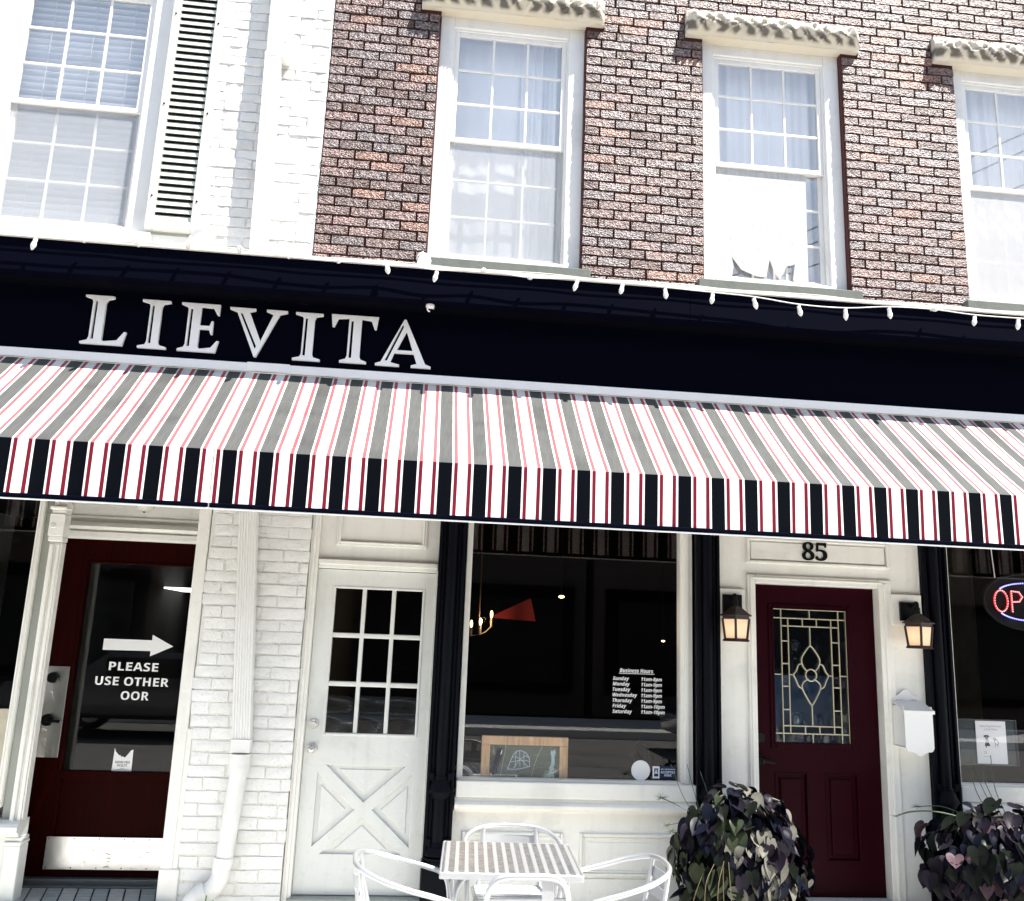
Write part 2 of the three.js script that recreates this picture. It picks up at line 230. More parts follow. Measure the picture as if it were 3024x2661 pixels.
// double hung sash window; casing is the part, the rest are its sub-parts
function sashWindow(parent, o) {
  const { x0, x1, y0, y1, sx0, sx1, sy0, sy1, ym, zc } = o;
  const cas = part('window', [
    rb(x0, sx0 - 0.03, y0, y1, zc - 0.06, zc, 0.006), rb(sx1 + 0.03, x1, y0, y1, zc - 0.06, zc, 0.006), rb(sx0 - 0.03, sx1 + 0.03, sy1 + 0.03, y1, zc - 0.06, zc - 0.002, 0.006), rb(sx0 - 0.03, sx1 + 0.03, y0, sy0 - 0.03, zc - 0.06, zc + 0.004, 0.006),
    ...frame(sx0 - 0.034, sx1 + 0.034, sy0 - 0.034, sy1 + 0.034, 0.02, zc - 0.075, zc - 0.018), ], o.mat || M.vinyl, parent);
  const rail = 0.036;
  const sash = (a, b, z, scr) => {
    part('sash', frame(sx0 - 0.014, sx1 + 0.014, a, b, rail, z - 0.03, z, 0.004), o.mat || M.vinyl, cas);
    const gx0 = sx0 - 0.014 + rail, gx1 = sx1 + 0.014 - rail, gy0 = a + rail, gy1 = b - rail, mw = 0.009;
    for (let i = 1; i < 3; i++) { const mx = gx0 + (gx1 - gx0) * i / 3; part('muntin', rb(mx - mw, mx + mw, gy0, gy1, z - 0.024, z - 0.006, 0.003), o.mat || M.vinyl, cas); }
    for (let j = 1; j < 3; j++) { const my = gy0 + (gy1 - gy0) * j / 3; part('muntin', rb(gx0, gx1, my - mw, my + mw, z - 0.0235, z - 0.0075, 0.003), o.mat || M.vinyl, cas); }
    for (let i = 0; i < 3; i++) for (let j = 0; j < 3; j++) { const px = gx0 + (gx1 - gx0) * i / 3, py = gy0 + (gy1 - gy0) * j / 3; part('pane', bx(px + 0.004, px + (gx1 - gx0) / 3 - 0.004, py + 0.004, py + (gy1 - gy0) / 3 - 0.004, z - 0.017, z - 0.015), M.coated, cas); }
  };
  sash(ym - 0.02, sy1 + 0.014, zc - 0.03); sash(sy0 - 0.014, ym + 0.022, zc - 0.066);
  part('insect_screen', o.screen || bx(sx0 - 0.008, sx1 + 0.008, sy0 - 0.008, ym - 0.021, zc - 0.052, zc - 0.051), o.screenMat || M.screen, cas);
  return cas;
}
const redWin = OPEN.map(([a, b], i) => {
  const c = sashWindow(red, { x0: a, x1: b, y0: 4.327, y1: OY1, sx0: a + 0.135, sx1: b - 0.155, sy0: 4.425, sy1: 6.30, ym: 5.378, zc: -0.068, screenMat: [M.screen, M.film, M.screenGlare][i], screen: i === 1 ? poly([[a + 0.128, 4.418], [a + 0.25, 4.418], [a + 0.27, 4.52], [a + 0.255, 4.6], [a + 0.33, 4.50], [a + 0.45, 4.455], [a + 0.53, 4.452], [a + 0.56, 4.6], [a + 0.60, 4.49], [a + 0.64, 4.445], [a + 0.70, 4.56], [a + 0.765, 4.58], [a + 0.745, 4.45], [a + 0.77, 4.418], [b - 0.29, 4.418], [b - 0.285, 5.352], [a + 0.128, 5.355]], 0.0012, 0, [], -0.12) : null });
  const L = a + 0.12, R = b - 0.13;
  if (i === 0) { part('curtain', [curtain(L, L + 0.62, 4.38, 6.5, -0.27, 0.006, 22, 1), curtain(L, R, 6.08, 6.34, -0.26, 0.004, 30, 2)], M.curtain, c); part('curtain', curtain(L + 0.55, R, 4.38, 6.5, -0.258, 0.014, 75, 3), M.curtain, c); }
  if (i === 1) { part('curtain', curtain(L, R + 0.02, 4.38, 6.55, -0.27, 0.012, 40, 5), M.curtain, c); }
  if (i === 2) { part('curtain', curtain(L, R, 4.38, 6.55, -0.27, 0.012, 45, 8), M.curtain, c); }
  return c;
});
// upper rooms, roof and back of the building
part('interior', [bx(0.05, RX - 0.05, 3.72, 3.8, -5, -0.27), bx(0.03, 0.1, 3.8, 7.4, -5, -0.27), bx(RX - 0.1, RX, 3.8, 7.4, -5, -0.27), bx(0.1, RX - 0.1, 3.8, 7.4, -5.1, -5), bx(0.1, RX - 0.1, 7.35, 7.4, -5, -0.27)], M.roomLight, red);
part('roof', [bx(-0.0, RX, TOP, TOP + 0.1, -9, 0.05), bx(0.02, 0.09, 3.5, TOP, -9, -5.2), bx(RX - 0.09, RX, 0, TOP, -9, -5.2)], M.sageDark, red);

// ------------------------------------------------------------------ storefront of the brown brick building
// ground-floor shell: dark room behind the shopfront
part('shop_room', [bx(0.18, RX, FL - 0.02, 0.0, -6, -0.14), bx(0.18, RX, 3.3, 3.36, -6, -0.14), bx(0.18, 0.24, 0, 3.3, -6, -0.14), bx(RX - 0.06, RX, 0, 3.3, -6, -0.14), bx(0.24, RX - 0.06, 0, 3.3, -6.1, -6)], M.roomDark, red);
part('shopfront_header', [bx(0.16, RX, 2.62, 3.5, -0.2, -0.012)], M.cream, red);
// cast-iron columns
function column(cx, w) {
  const c = part('column', [
    rb(cx - w / 2, cx + w / 2, 0.24, 2.62, -0.12, 0.0, 0.004), rb(cx - w / 2 - 0.004, cx + w / 2 + 0.004, FL, 0.235, -0.12, 0.05, 0.006),
    rb(cx - w / 2, cx - w / 2 + 0.02, 0.24, 2.62, -0.1, 0.03, 0.004), rb(cx + w / 2 - 0.02, cx + w / 2, 0.24, 2.62, -0.1, 0.03, 0.004),
    ...[-0.3, 0.3].map((k) => rb(cx + k * w - 0.009, cx + k * w + 0.009, 0.3, 2.6, -0.02, 0.012, 0.003))], M.iron, red);
  const oct = (r0, r1, y0, y1) => { const g = new THREE.CylinderGeometry(r1, r0, y1 - y0, 10); g.translate(cx, (y0 + y1) / 2, 0.005); return g; };
  part('shaft', [oct(0.042, 0.038, 0.74, 2.6), oct(0.046, 0.042, 0.34, 0.62)], M.iron, c);
  part('collar', [oct(0.05, 0.05, 0.725, 0.745), oct(0.085, 0.055, 0.655, 0.725), oct(0.06, 0.085, 0.615, 0.655), oct(0.05, 0.05, 0.6, 0.615)], M.iron, c);
  part('collar', [oct(0.06, 0.05, 0.318, 0.345), oct(0.09, 0.07, 0.27, 0.318), oct(0.095, 0.095, 0.245, 0.258)], M.iron, c);
  for (const s of [-1, 1]) for (const y of [0.74, 0.34]) { const g = poly([[0, 0], [0.0, 0.055], [0.04, 0.062], [0.03, 0.02]], 0.02, 0.003); if (s < 0) { g.scale(-1, 1, 1); const ix = g.index; const pos = g.attributes.position; for (let i = 0; i < pos.count; i += 3) for (const at of Object.values(g.attributes)) { const n = at.itemSize; for (let k = 0; k < n; k++) { const t = at.array[(i + 1) * n + k]; at.array[(i + 1) * n + k] = at.array[(i + 2) * n + k]; at.array[(i + 2) * n + k] = t; } } g.computeVertexNormals(); } g.translate(cx + s * 0.044, y - 0.03, 0.012); part('leaf_ornament', g, M.iron, c); }
  return c;
}
column(1.12, 0.178); column(2.912, 0.172); column(4.592, 0.2); column(6.5, 0.18);

// cross-buck door with nine lights
function crossDoor() {
  const X0 = 0.222, X1 = 1.026, Y0 = 0.0, Y1 = 2.052, zf = -0.08;
  const GX0 = 0.343, GX1 = 0.942, GY0 = 0.982, GY1 = 1.932, cx = 0.63;
  const tris = [[[0.375, 0.785], [0.888, 0.785], [cx, 0.558]], [[0.322, 0.735], [0.575, 0.513], [0.322, 0.288]], [[0.940, 0.735], [0.688, 0.513], [0.940, 0.288]], [[0.375, 0.243], [0.888, 0.243], [cx, 0.468]]];
  const d = part('door', poly([[X0, Y0], [X1, Y0], [X1, Y1], [X0, Y1]], 0.03, 0.004, [[[GX0, GY0], [GX1, GY0], [GX1, GY1], [GX0, GY1]], ...tris], zf - 0.034), M.sage, red, 'pale green door with nine small lights above a cross panel');
  part('panel', bx(X0 + 0.01, X1 - 0.01, Y0 + 0.01, 0.97, zf - 0.05, zf - 0.022), M.sage, d);
  for (const t of tris) { const mx = (t[0][0] + t[1][0] + t[2][0]) / 3, my = (t[0][1] + t[1][1] + t[2][1]) / 3; part('panel', poly(t.map(([x, y]) => [mx + (x - mx) * 0.66, my + (y - my) * 0.66]), 0.008, 0.006, [], zf - 0.026), M.sage, d); }
  for (let i = 1; i < 3; i++) { const mx = GX0 + (GX1 - GX0) * i / 3; part('muntin', rb(mx - 0.014, mx + 0.014, GY0, GY1, zf - 0.036, zf - 0.003, 0.008), M.sage, d); const my = GY0 + (GY1 - GY0) * i / 3; part('muntin', rb(GX0, GX1, my - 0.016, my + 0.016, zf - 0.0365, zf - 0.0045, 0.008), M.sage, d); }
  part('glazing_bead', frame(GX0 - 0.012, GX1 + 0.012, GY0 - 0.014, GY1 + 0.012, 0.018, zf - 0.03, zf + 0.006, 0.006), M.sage, d);
  for (let i = 0; i < 3; i++) for (let j = 0; j < 3; j++) { const w = (GX1 - GX0) / 3, h = (GY1 - GY0) / 3; const g = bx(GX0 + i * w + 0.006, GX0 + (i + 1) * w - 0.006, GY0 + j * h + 0.006, GY0 + (j + 1) * h - 0.006, zf - 0.028, zf - 0.026); uvb(g, 1, i * 0.37, j * 0.53); part('pane', g, M.wavyGlass, d); }
  const kn = (x, y, r) => [new THREE.CylinderGeometry(r, r * 1.05, 0.014, 24).rotateX(Math.PI / 2).translate(x, y, zf + 0.006), new THREE.SphereGeometry(r * 0.72, 20, 14).scale(1, 1, 0.8).translate(x, y, zf + 0.05), new THREE.CylinderGeometry(r * 0.4, r * 0.4, 0.05, 16).rotateX(Math.PI / 2).translate(x, y, zf + 0.025)];
  part('door_knob', kn(0.276, 0.885, 0.034), M.steel, d); part('deadbolt', [new THREE.CylinderGeometry(0.03, 0.034, 0.02, 24).rotateX(Math.PI / 2).translate(0.274, 1.038, zf + 0.008), new THREE.CylinderGeometry(0.016, 0.018, 0.02, 20).rotateX(Math.PI / 2).translate(0.274, 1.038, zf + 0.022)], M.steel, d);
  part('door_frame', [rb(0.162, 0.221, FL, 2.6, -0.12, -0.03, 0.006), rb(0.178, 0.2, FL, 2.6, -0.06, -0.022, 0.006), rb(0.221, 1.032, 2.056, 2.082, -0.1, -0.05, 0.006), rb(0.221, 1.032, 2.08, 2.118, -0.1, -0.035, 0.008), rb(1.027, 1.04, FL, 2.06, -0.1, -0.06, 0.003)], M.cream, red);
  part('transom_panel', [rb(0.221, 1.033, 2.12, 2.62, -0.12, -0.075, 0.003), ...frame(0.328, 0.945, 2.215, 2.66, 0.026, -0.08, -0.058, 0.008), ...frame(0.345, 0.928, 2.232, 2.66, 0.014, -0.08, -0.05, 0.006)], M.cream, red);
  part('door_sill', rb(0.2, 1.04, FL, -0.004, -0.14, 0.0, 0.008), M.sageDark, red);
}
crossDoor();

// shop windows
function shopWindow(x0, x1, yb, lab) {
  const f = part('shop_window', [rb(x0 - 0.04, x0, yb, 2.62, -0.13, -0.04, 0.005), rb(x1, x1 + 0.088, yb, 2.62, -0.13, -0.04, 0.005), rb(x1 + 0.028, x1 + 0.06, yb, 2.62, -0.1, -0.03, 0.006), rb(x0 - 0.04, x1 + 0.095, yb - 0.105, yb, -0.13, 0.015, 0.01), rb(x0 - 0.028, x1, yb - 0.004, yb + 0.012, -0.1, -0.03, 0.006)], M.cream, red, lab);
  part('pane', bx(x0 - 0.01, x1 + 0.01, yb - 0.01, 2.62, -0.092, -0.086), M.glass, f);
  part('moulding', mould(x0 - 0.045, x1 + 0.1, [[yb - 0.2, -0.1], [yb - 0.2, -0.028], [yb - 0.188, -0.022], [yb - 0.18, 0.008], [yb - 0.165, 0.026], [yb - 0.145, 0.03], [yb - 0.13, 0.018], [yb - 0.122, 0.0], [yb - 0.105, -0.006], [yb - 0.105, -0.1]]), M.cream, f);
  return f;
}
const sw1 = shopWindow(1.263, 2.733, 0.722, 'large shop window with white business hours on the glass');
const bulk = part('bulkhead', [bx(1.2, 2.84, FL, 0.53, -0.2, -0.062), bx(1.2, 2.84, FL, 0.12, -0.1, -0.054)], M.cream, red);
for (const [a, b] of [[1.278, 1.948], [2.054, 2.728]]) { part('panel', [...frame(a, b, 0.136, 0.4, 0.022, -0.075, -0.042, 0.008), ...frame(a + 0.022, b - 0.022, 0.158, 0.378, 0.014, -0.075, -0.052, 0.006), rb(a + 0.06, b - 0.06, 0.19, 0.345, -0.075, -0.058, 0.004)], M.cream, bulk); }
const sw2 = shopWindow(4.74, 6.38, 0.76, 'right-hand shop window with the red and blue open sign');
part('bulkhead', bx(4.69, 6.42, FL, 0.55, -0.2, -0.062), M.cream, red);
part('shop_wall', bx(6.59, RX, FL, 2.62, -0.2, -0.02), M.cream, red);

// maroon door with leaded glass and its surround
{
  part('door_surround', [bx(2.998, 3.205, FL, 2.62, -0.16, -0.012), bx(4.265, 4.492, FL, 2.62, -0.16, -0.012), bx(3.205, 4.265, 2.146, 2.62, -0.16, -0.0125), rb(4.485, 4.497, 2.05, 2.6, -0.05, -0.004, 0.003)], M.cream, red);
  part('door_frame', [rb(3.203, 3.262, FL, 2.145, -0.16, 0.012, 0.008), rb(3.216, 3.235, FL, 2.13, -0.1, 0.02, 0.008), rb(4.17, 4.266, FL, 2.145, -0.16, 0.012, 0.008), rb(4.2, 4.225, FL, 2.12, -0.1, 0.022, 0.008), rb(3.262, 4.17, 2.082, 2.145, -0.16, 0.0105, 0.008), rb(3.235, 4.2, 2.112, 2.13, -0.1, 0.0185, 0.007)], M.cream, red);
  part('number_panel', [...frame(3.205, 4.263, 2.225, 2.408, 0.022, -0.03, 0.012, 0.008), rb(3.235, 4.233, 2.255, 2.378, -0.03, 0.001, 0.006)], M.cream, red);
  const zf = -0.07, GX0 = 3.412, GX1 = 3.958, GY0 = 1.004, GY1 = 1.917;
  const P1 = [3.405, 3.637, 0.243, 0.808], P2 = [3.765, 4.0, 0.243, 0.808], rc = ([a, b, c, d]) => [[a, c], [b, c], [b, d], [a, d]];
  const d = part('door', poly([[3.264, 0.02], [4.168, 0.02], [4.168, 2.08], [3.264, 2.08]], 0.036, 0.004, [rc([GX0, GX1, GY0, GY1]), rc(P1), rc(P2)], zf - 0.04), M.maroon, red, 'maroon door with a leaded glass light');
  part('panel', bx(3.28, 4.15, 0.03, 0.95, zf - 0.06, zf - 0.02), M.maroon, d);
  for (const q of [P1, P2]) part('panel', [...frame(q[0] - 0.004, q[1] + 0.004, q[2] - 0.004, q[3] + 0.004, 0.014, zf - 0.025, zf + 0.006, 0.005), poly(rc([q[0] + 0.035, q[1] - 0.035, q[2] + 0.035, q[3] - 0.035]), 0.002, 0.014, [], zf - 0.022)], M.maroon, d);
  part('glazing_frame', [...frame(GX0 - 0.034, GX1 + 0.034, GY0 - 0.038, GY1 + 0.034, 0.036, zf - 0.04, zf + 0.012, 0.01), ...frame(GX0 - 0.012, GX1 + 0.012, GY0 - 0.012, GY1 + 0.012, 0.014, zf - 0.03, zf + 0.018, 0.006)], M.maroon, d);
  // cames
  const zc = zf - 0.004, cw = 0.005, C = [];
  const ln = (ax, ay, b, c) => { const dx = b - ax, dy = c - ay, L = Math.hypot(dx, dy), g = new RoundedBoxGeometry(L + cw, cw * 1.7, 0.008, 1, 0.003); g.rotateZ(Math.atan2(dy, dx)); g.translate((ax + b) / 2, (ay + c) / 2, zc + 0.001 * Math.sin(ax * 90 + ay * 70)); C.push(g); };
  const X = [3.476, 3.527, 3.845, 3.9], Y = [1.066, 1.117, 1.797, 1.852], mx = 3.687;
  ln(GX0, GY1 - 0.002, GX1, GY1 - 0.002); ln(GX0, Y[3], GX1, Y[3]); ln(X[0], Y[2], X[3], Y[2]); ln(X[0], Y[1], X[3], Y[1]); ln(GX0, Y[0], GX1, Y[0]);
  ln(X[0], GY0, X[0], GY1); ln(X[3], GY0, X[3], GY1); ln(X[1], Y[0], X[1], Y[3]); ln(X[2], Y[0], X[2], Y[3]); ln(GX1 - 0.002, GY0, GX1 - 0.002, GY1);
  for (const yy of [1.692, 1.537, 1.382, 1.225]) { ln(X[0], yy, X[1], yy); ln(X[2], yy, X[3], yy); }
  for (const xx of [3.634, 3.738]) { ln(xx, Y[2], xx, Y[3]); ln(xx, Y[0], xx, Y[1]); }
  ln(mx, Y[3], mx, GY1); ln(mx, GY0, mx, Y[0]); ln(mx, 1.667, mx, Y[2]); ln(mx, Y[1], mx, 1.254); ln(GX0, 1.462, X[0], 1.462); ln(X[3], 1.462, GX1, 1.462); ln(X[1], 1.462, 3.564, 1.462); ln(3.815, 1.462, X[2], 1.462);
  const arc = (pts) => C.push(tube(pts.map(([x, y]) => [x, y, zc]), cw, 40, 6));
  for (const s of [-1, 1]) { arc([[mx, 1.667], [mx + s * 0.03, 1.635], [mx + s * 0.066, 1.575], [mx + s * 0.058, 1.525], [mx + s * 0.028, 1.487]]); arc([[mx, 1.254], [mx + s * 0.03, 1.3], [mx + s * 0.066, 1.372], [mx + s * 0.058, 1.41], [mx + s * 0.02, 1.437]]); arc([[mx + s * 0.066, 1.54], [mx + s * 0.09, 1.53], [mx + s * 0.108, 1.49], [mx + s * 0.127, 1.462], [mx + s * 0.112, 1.43], [mx + s * 0.092, 1.385], [mx + s * 0.066, 1.37]]); }
  C.push(new THREE.TorusGeometry(0.04, cw, 6, 32).translate(mx, 1.462, zc));
  part('came', C.map((g) => uvb(g)), M.came, d);
  const panes = [[GX0, X[0], GY0, GY1], [X[3], GX1, GY0, GY1], [X[0], mx, Y[3], GY1], [mx, X[3], Y[3], GY1], [X[0], mx, GY0, Y[0]], [mx, X[3], GY0, Y[0]], [X[1], X[2], Y[1], Y[2]]];
  const ys = [Y[0], Y[1], 1.225, 1.382, 1.537, 1.692, Y[2], Y[3]]; for (let i = 0; i < 7; i++) { panes.push([X[0], X[1], ys[i], ys[i + 1]]); panes.push([X[2], X[3], ys[i], ys[i + 1]]); }
  for (const yy of [[Y[2], Y[3]], [Y[0], Y[1]]]) { panes.push([X[1], 3.634, ...yy]); panes.push([3.634, 3.738, ...yy]); panes.push([3.738, X[2], ...yy]); }
  panes.forEach((q, i) => { const small = q[1] - q[0] < 0.12 && q[3] - q[2] < 0.2; const g = small ? rb(q[0] + 0.001, q[1] - 0.001, q[2] + 0.001, q[3] - 0.001, zf - 0.016, zf - 0.004, 0.006) : bx(q[0] + 0.001, q[1] - 0.001, q[2] + 0.001, q[3] - 0.001, zf - 0.013, zf - 0.011); part('pane', uvb(g, 1, i * 0.21, i * 0.13), small ? M.glass : M.leadGlass, d); });
  part('door_knob', [new THREE.CylinderGeometry(0.032, 0.034, 0.014, 24).rotateX(Math.PI / 2).translate(3.3, 0.886, zf + 0.008), new THREE.SphereGeometry(0.026, 18, 12).translate(3.302, 0.886, zf + 0.045), rod([3.3, 0.886, zf + 0.05], [3.385, 0.876, zf + 0.052], 0.009)], M.black, d);
  part('deadbolt', [new THREE.CylinderGeometry(0.032, 0.034, 0.024, 24).rotateX(Math.PI / 2).translate(3.3, 1.036, zf + 0.012)], M.black, d);
  part('doorstep', rb(3.2, 4.27, FL, 0.018, -0.16, 0.06, 0.01), M.concrete, red);
  part('curtain', bx(GX0 - 0.02, GX1 + 0.02, 0.98, 1.45, zf - 0.3, zf - 0.295), std([0.07, 0.10, 0.14], { roughness: 1 }), d);
}

// ------------------------------------------------------------------ the white painted building on the left
const white = thing('painted_building', 'white painted brick building with shutter and brown door at left', 'building', [-1.6, FL, 0]);
const WX = -3.6;
const wWall = part('wall', [bx(WX, -2.36, 3.5, TOP, -0.26, -0.012), bx(-2.36, -1.19, 3.5, 4.27, -0.26, -0.012), bx(-2.36, -1.19, 6.6, TOP, -0.26, -0.012), bx(-1.19, -0.001, 3.5, TOP, -0.26, -0.012)], M.whiteMortar, white);
const wBrick = [0.80, 0.83, 0.77].map((v, i) => std([v, v, v * 0.995], { roughness: 0.5, map: again(dirtN, 1.1 + i * 0.2, 1.1), bumpMap: again(paintBump, 5, 5), bumpScale: 0.003 }));
{
  const list = layout(6.375 + 16 * CO, 45, (ym) => ym > 4.2 ? [[-0.86, -0.004]] : [[-3.0, -0.004]], 1).map((b) => { const t = () => rr(-0.004, 0.004); return { x0: b.x0 - 0.003 + t(), x1: b.x1 + 0.003 + t(), y0: b.y0 - 0.003 + t() * 0.6, y1: b.y1 + 0.003 + t() * 0.6 }; });
  setBricks(list, wWall, 0, 0.06, wBrick, (b) => Math.floor(hash(Math.round(b.x0 * 500), Math.round(b.y0 * 500), 9) * 3), 0.009, 120, (b) => (b.y0 > 4.1 && b.y1 < 6.9 && b.x0 > -0.9) ? b.y0 : 1e9);
}
{
  const c = sashWindow(white, { x0: -2.36, x1: -1.19, y0: 4.335, y1: 6.6, sx0: -2.24, sx1: -1.352, sy0: 4.42, sy1: 6.265, ym: 5.338, zc: -0.02 });
  part('window_sill', rb(-2.5, -1.12, 4.262, 4.335, -0.1, 0.06, 0.008), M.whitePaint, white);
  for (let i = 0; i < 37; i++) { const y = 4.40 + i * 0.053, g = new THREE.BoxGeometry(0.94, 0.003, 0.064, 1, 1, 4), p = g.attributes.position; for (let k = 0; k < p.count; k++) p.setY(k, p.getY(k) + 0.006 * (1 - Math.pow(p.getZ(k) / 0.025, 2))); g.rotateX(-0.78); g.computeVertexNormals(); g.translate(-1.796, y, -0.155); part('blind_slat', uvb(g), std([0.72, 0.75, 0.80], { roughness: 0.5 }), c); }
  for (const x of [-2.08, -1.78, -1.5]) part('blind_cord', rod([x, 4.38, -0.125], [x, 6.3, -0.125], 0.002, 5), M.vinyl, c);
  part('interior', [bx(-3.2, -0.3, 3.9, 4.0, -4, -0.27), bx(-3.2, -0.3, 4, 7.3, -4.1, -4), bx(-3.3, -3.2, 4, 7.3, -4, -0.27), bx(-0.3, -0.2, 4, 7.3, -4, -0.27), bx(-3.2, -0.3, 7.3, 7.35, -4, -0.27)], M.roomLight, white);
  part('roof', [bx(WX, -0.01, TOP, TOP + 0.1, -9, 0.05), bx(WX, WX + 0.1, FL, TOP, -9, -0.27)], M.sageDark, white);
  // louvred shutter
  const sx0 = -1.172, sx1 = -0.805, sz = 0.055, shutPaint = std([0.66, 0.68, 0.63], { roughness: 0.35, map: again(dirtN, 1, 1) });
  const sh = part('shutter', [...frame(sx0, sx1, 4.37, 6.95, 0.055, 0.0, sz, 0.006, 0.07), bx(sx0 + 0.03, sx1 - 0.03, 4.4, 6.93, -0.004, 0.004)], shutPaint, white, 'pale louvred shutter');
  sh.material = shutPaint; const bk = part('shutter_back', bx(sx0 + 0.05, sx1 - 0.05, 4.43, 6.9, 0.004, 0.009), std([0.02, 0.022, 0.026]), sh);
  for (let i = 0; i < 44; i++) { const y = 4.468 + i * 0.0565; const g = new THREE.BoxGeometry(sx1 - sx0 - 0.108, 0.037, 0.006); g.rotateX(-0.34); g.translate((sx0 + sx1) / 2, y, 0.03); part('slat', uvb(g), shutPaint, sh); }
  for (const [x, ys] of [[sx0 + 0.027, [4.62, 5.35, 6.1]], [sx1 - 0.027, [4.6, 5.3, 6.05]]]) for (const y of ys) part('screw', new THREE.CylinderGeometry(0.007, 0.007, 0.006, 10).rotateX(Math.PI / 2).translate(x, y, sz + 0.002), M.black, sh);
  part('trim_board', rb(-1.19, -0.78, 4.24, 4.345, -0.012, 0.01, 0.004), M.whitePaint, white);
}
// lower pier of painted brick
{
  const low = std([0.88, 0.875, 0.84], { roughness: 0.45, map: again(fineN, 1, 1), bumpMap: again(paintBump, 4, 4), bumpScale: 0.003 }), low2 = low.clone(), low3 = low.clone(); low2.color = lin(0.86, 0.855, 0.82); low3.color = lin(0.9, 0.895, 0.86);
  const pier = part('pier', [bx(-0.5, 0.158, FL, 3.5, -0.3, -0.0095)], std([0.78, 0.76, 0.70], { roughness: 0.6, bumpMap: again(paintBump, 4, 4), bumpScale: 0.006 }), white);
  const list = layout(2.62, 36, (ym) => [[-0.495 + 0.02 * Math.sin(ym * 9), 0.165]], 0).map((b) => { const t = () => rr(-0.004, 0.004); return { x0: b.x0 - 0.002 + t(), x1: b.x1 + 0.002 + t(), y0: b.y0 - 0.002 + t() * 0.8, y1: b.y1 + 0.002 + t() * 0.8 }; });
  setBricks(list, pier, 0, 0.06, [low, low2, low3], (b) => Math.floor(hash(Math.round(b.x0 * 500), Math.round(b.y0 * 500), 19) * 3), 0.0045, 130, () => 1);
  part('corner_board', [rb(-0.585, -0.505, FL, 2.65, -0.36, 0.004, 0.012), rb(-0.51, -0.475, FL, 1.0, -0.1, 0.0005, 0.01), rb(-0.586, -0.46, FL, 0.165, -0.2, 0.012, 0.012)], M.cream, white);
}
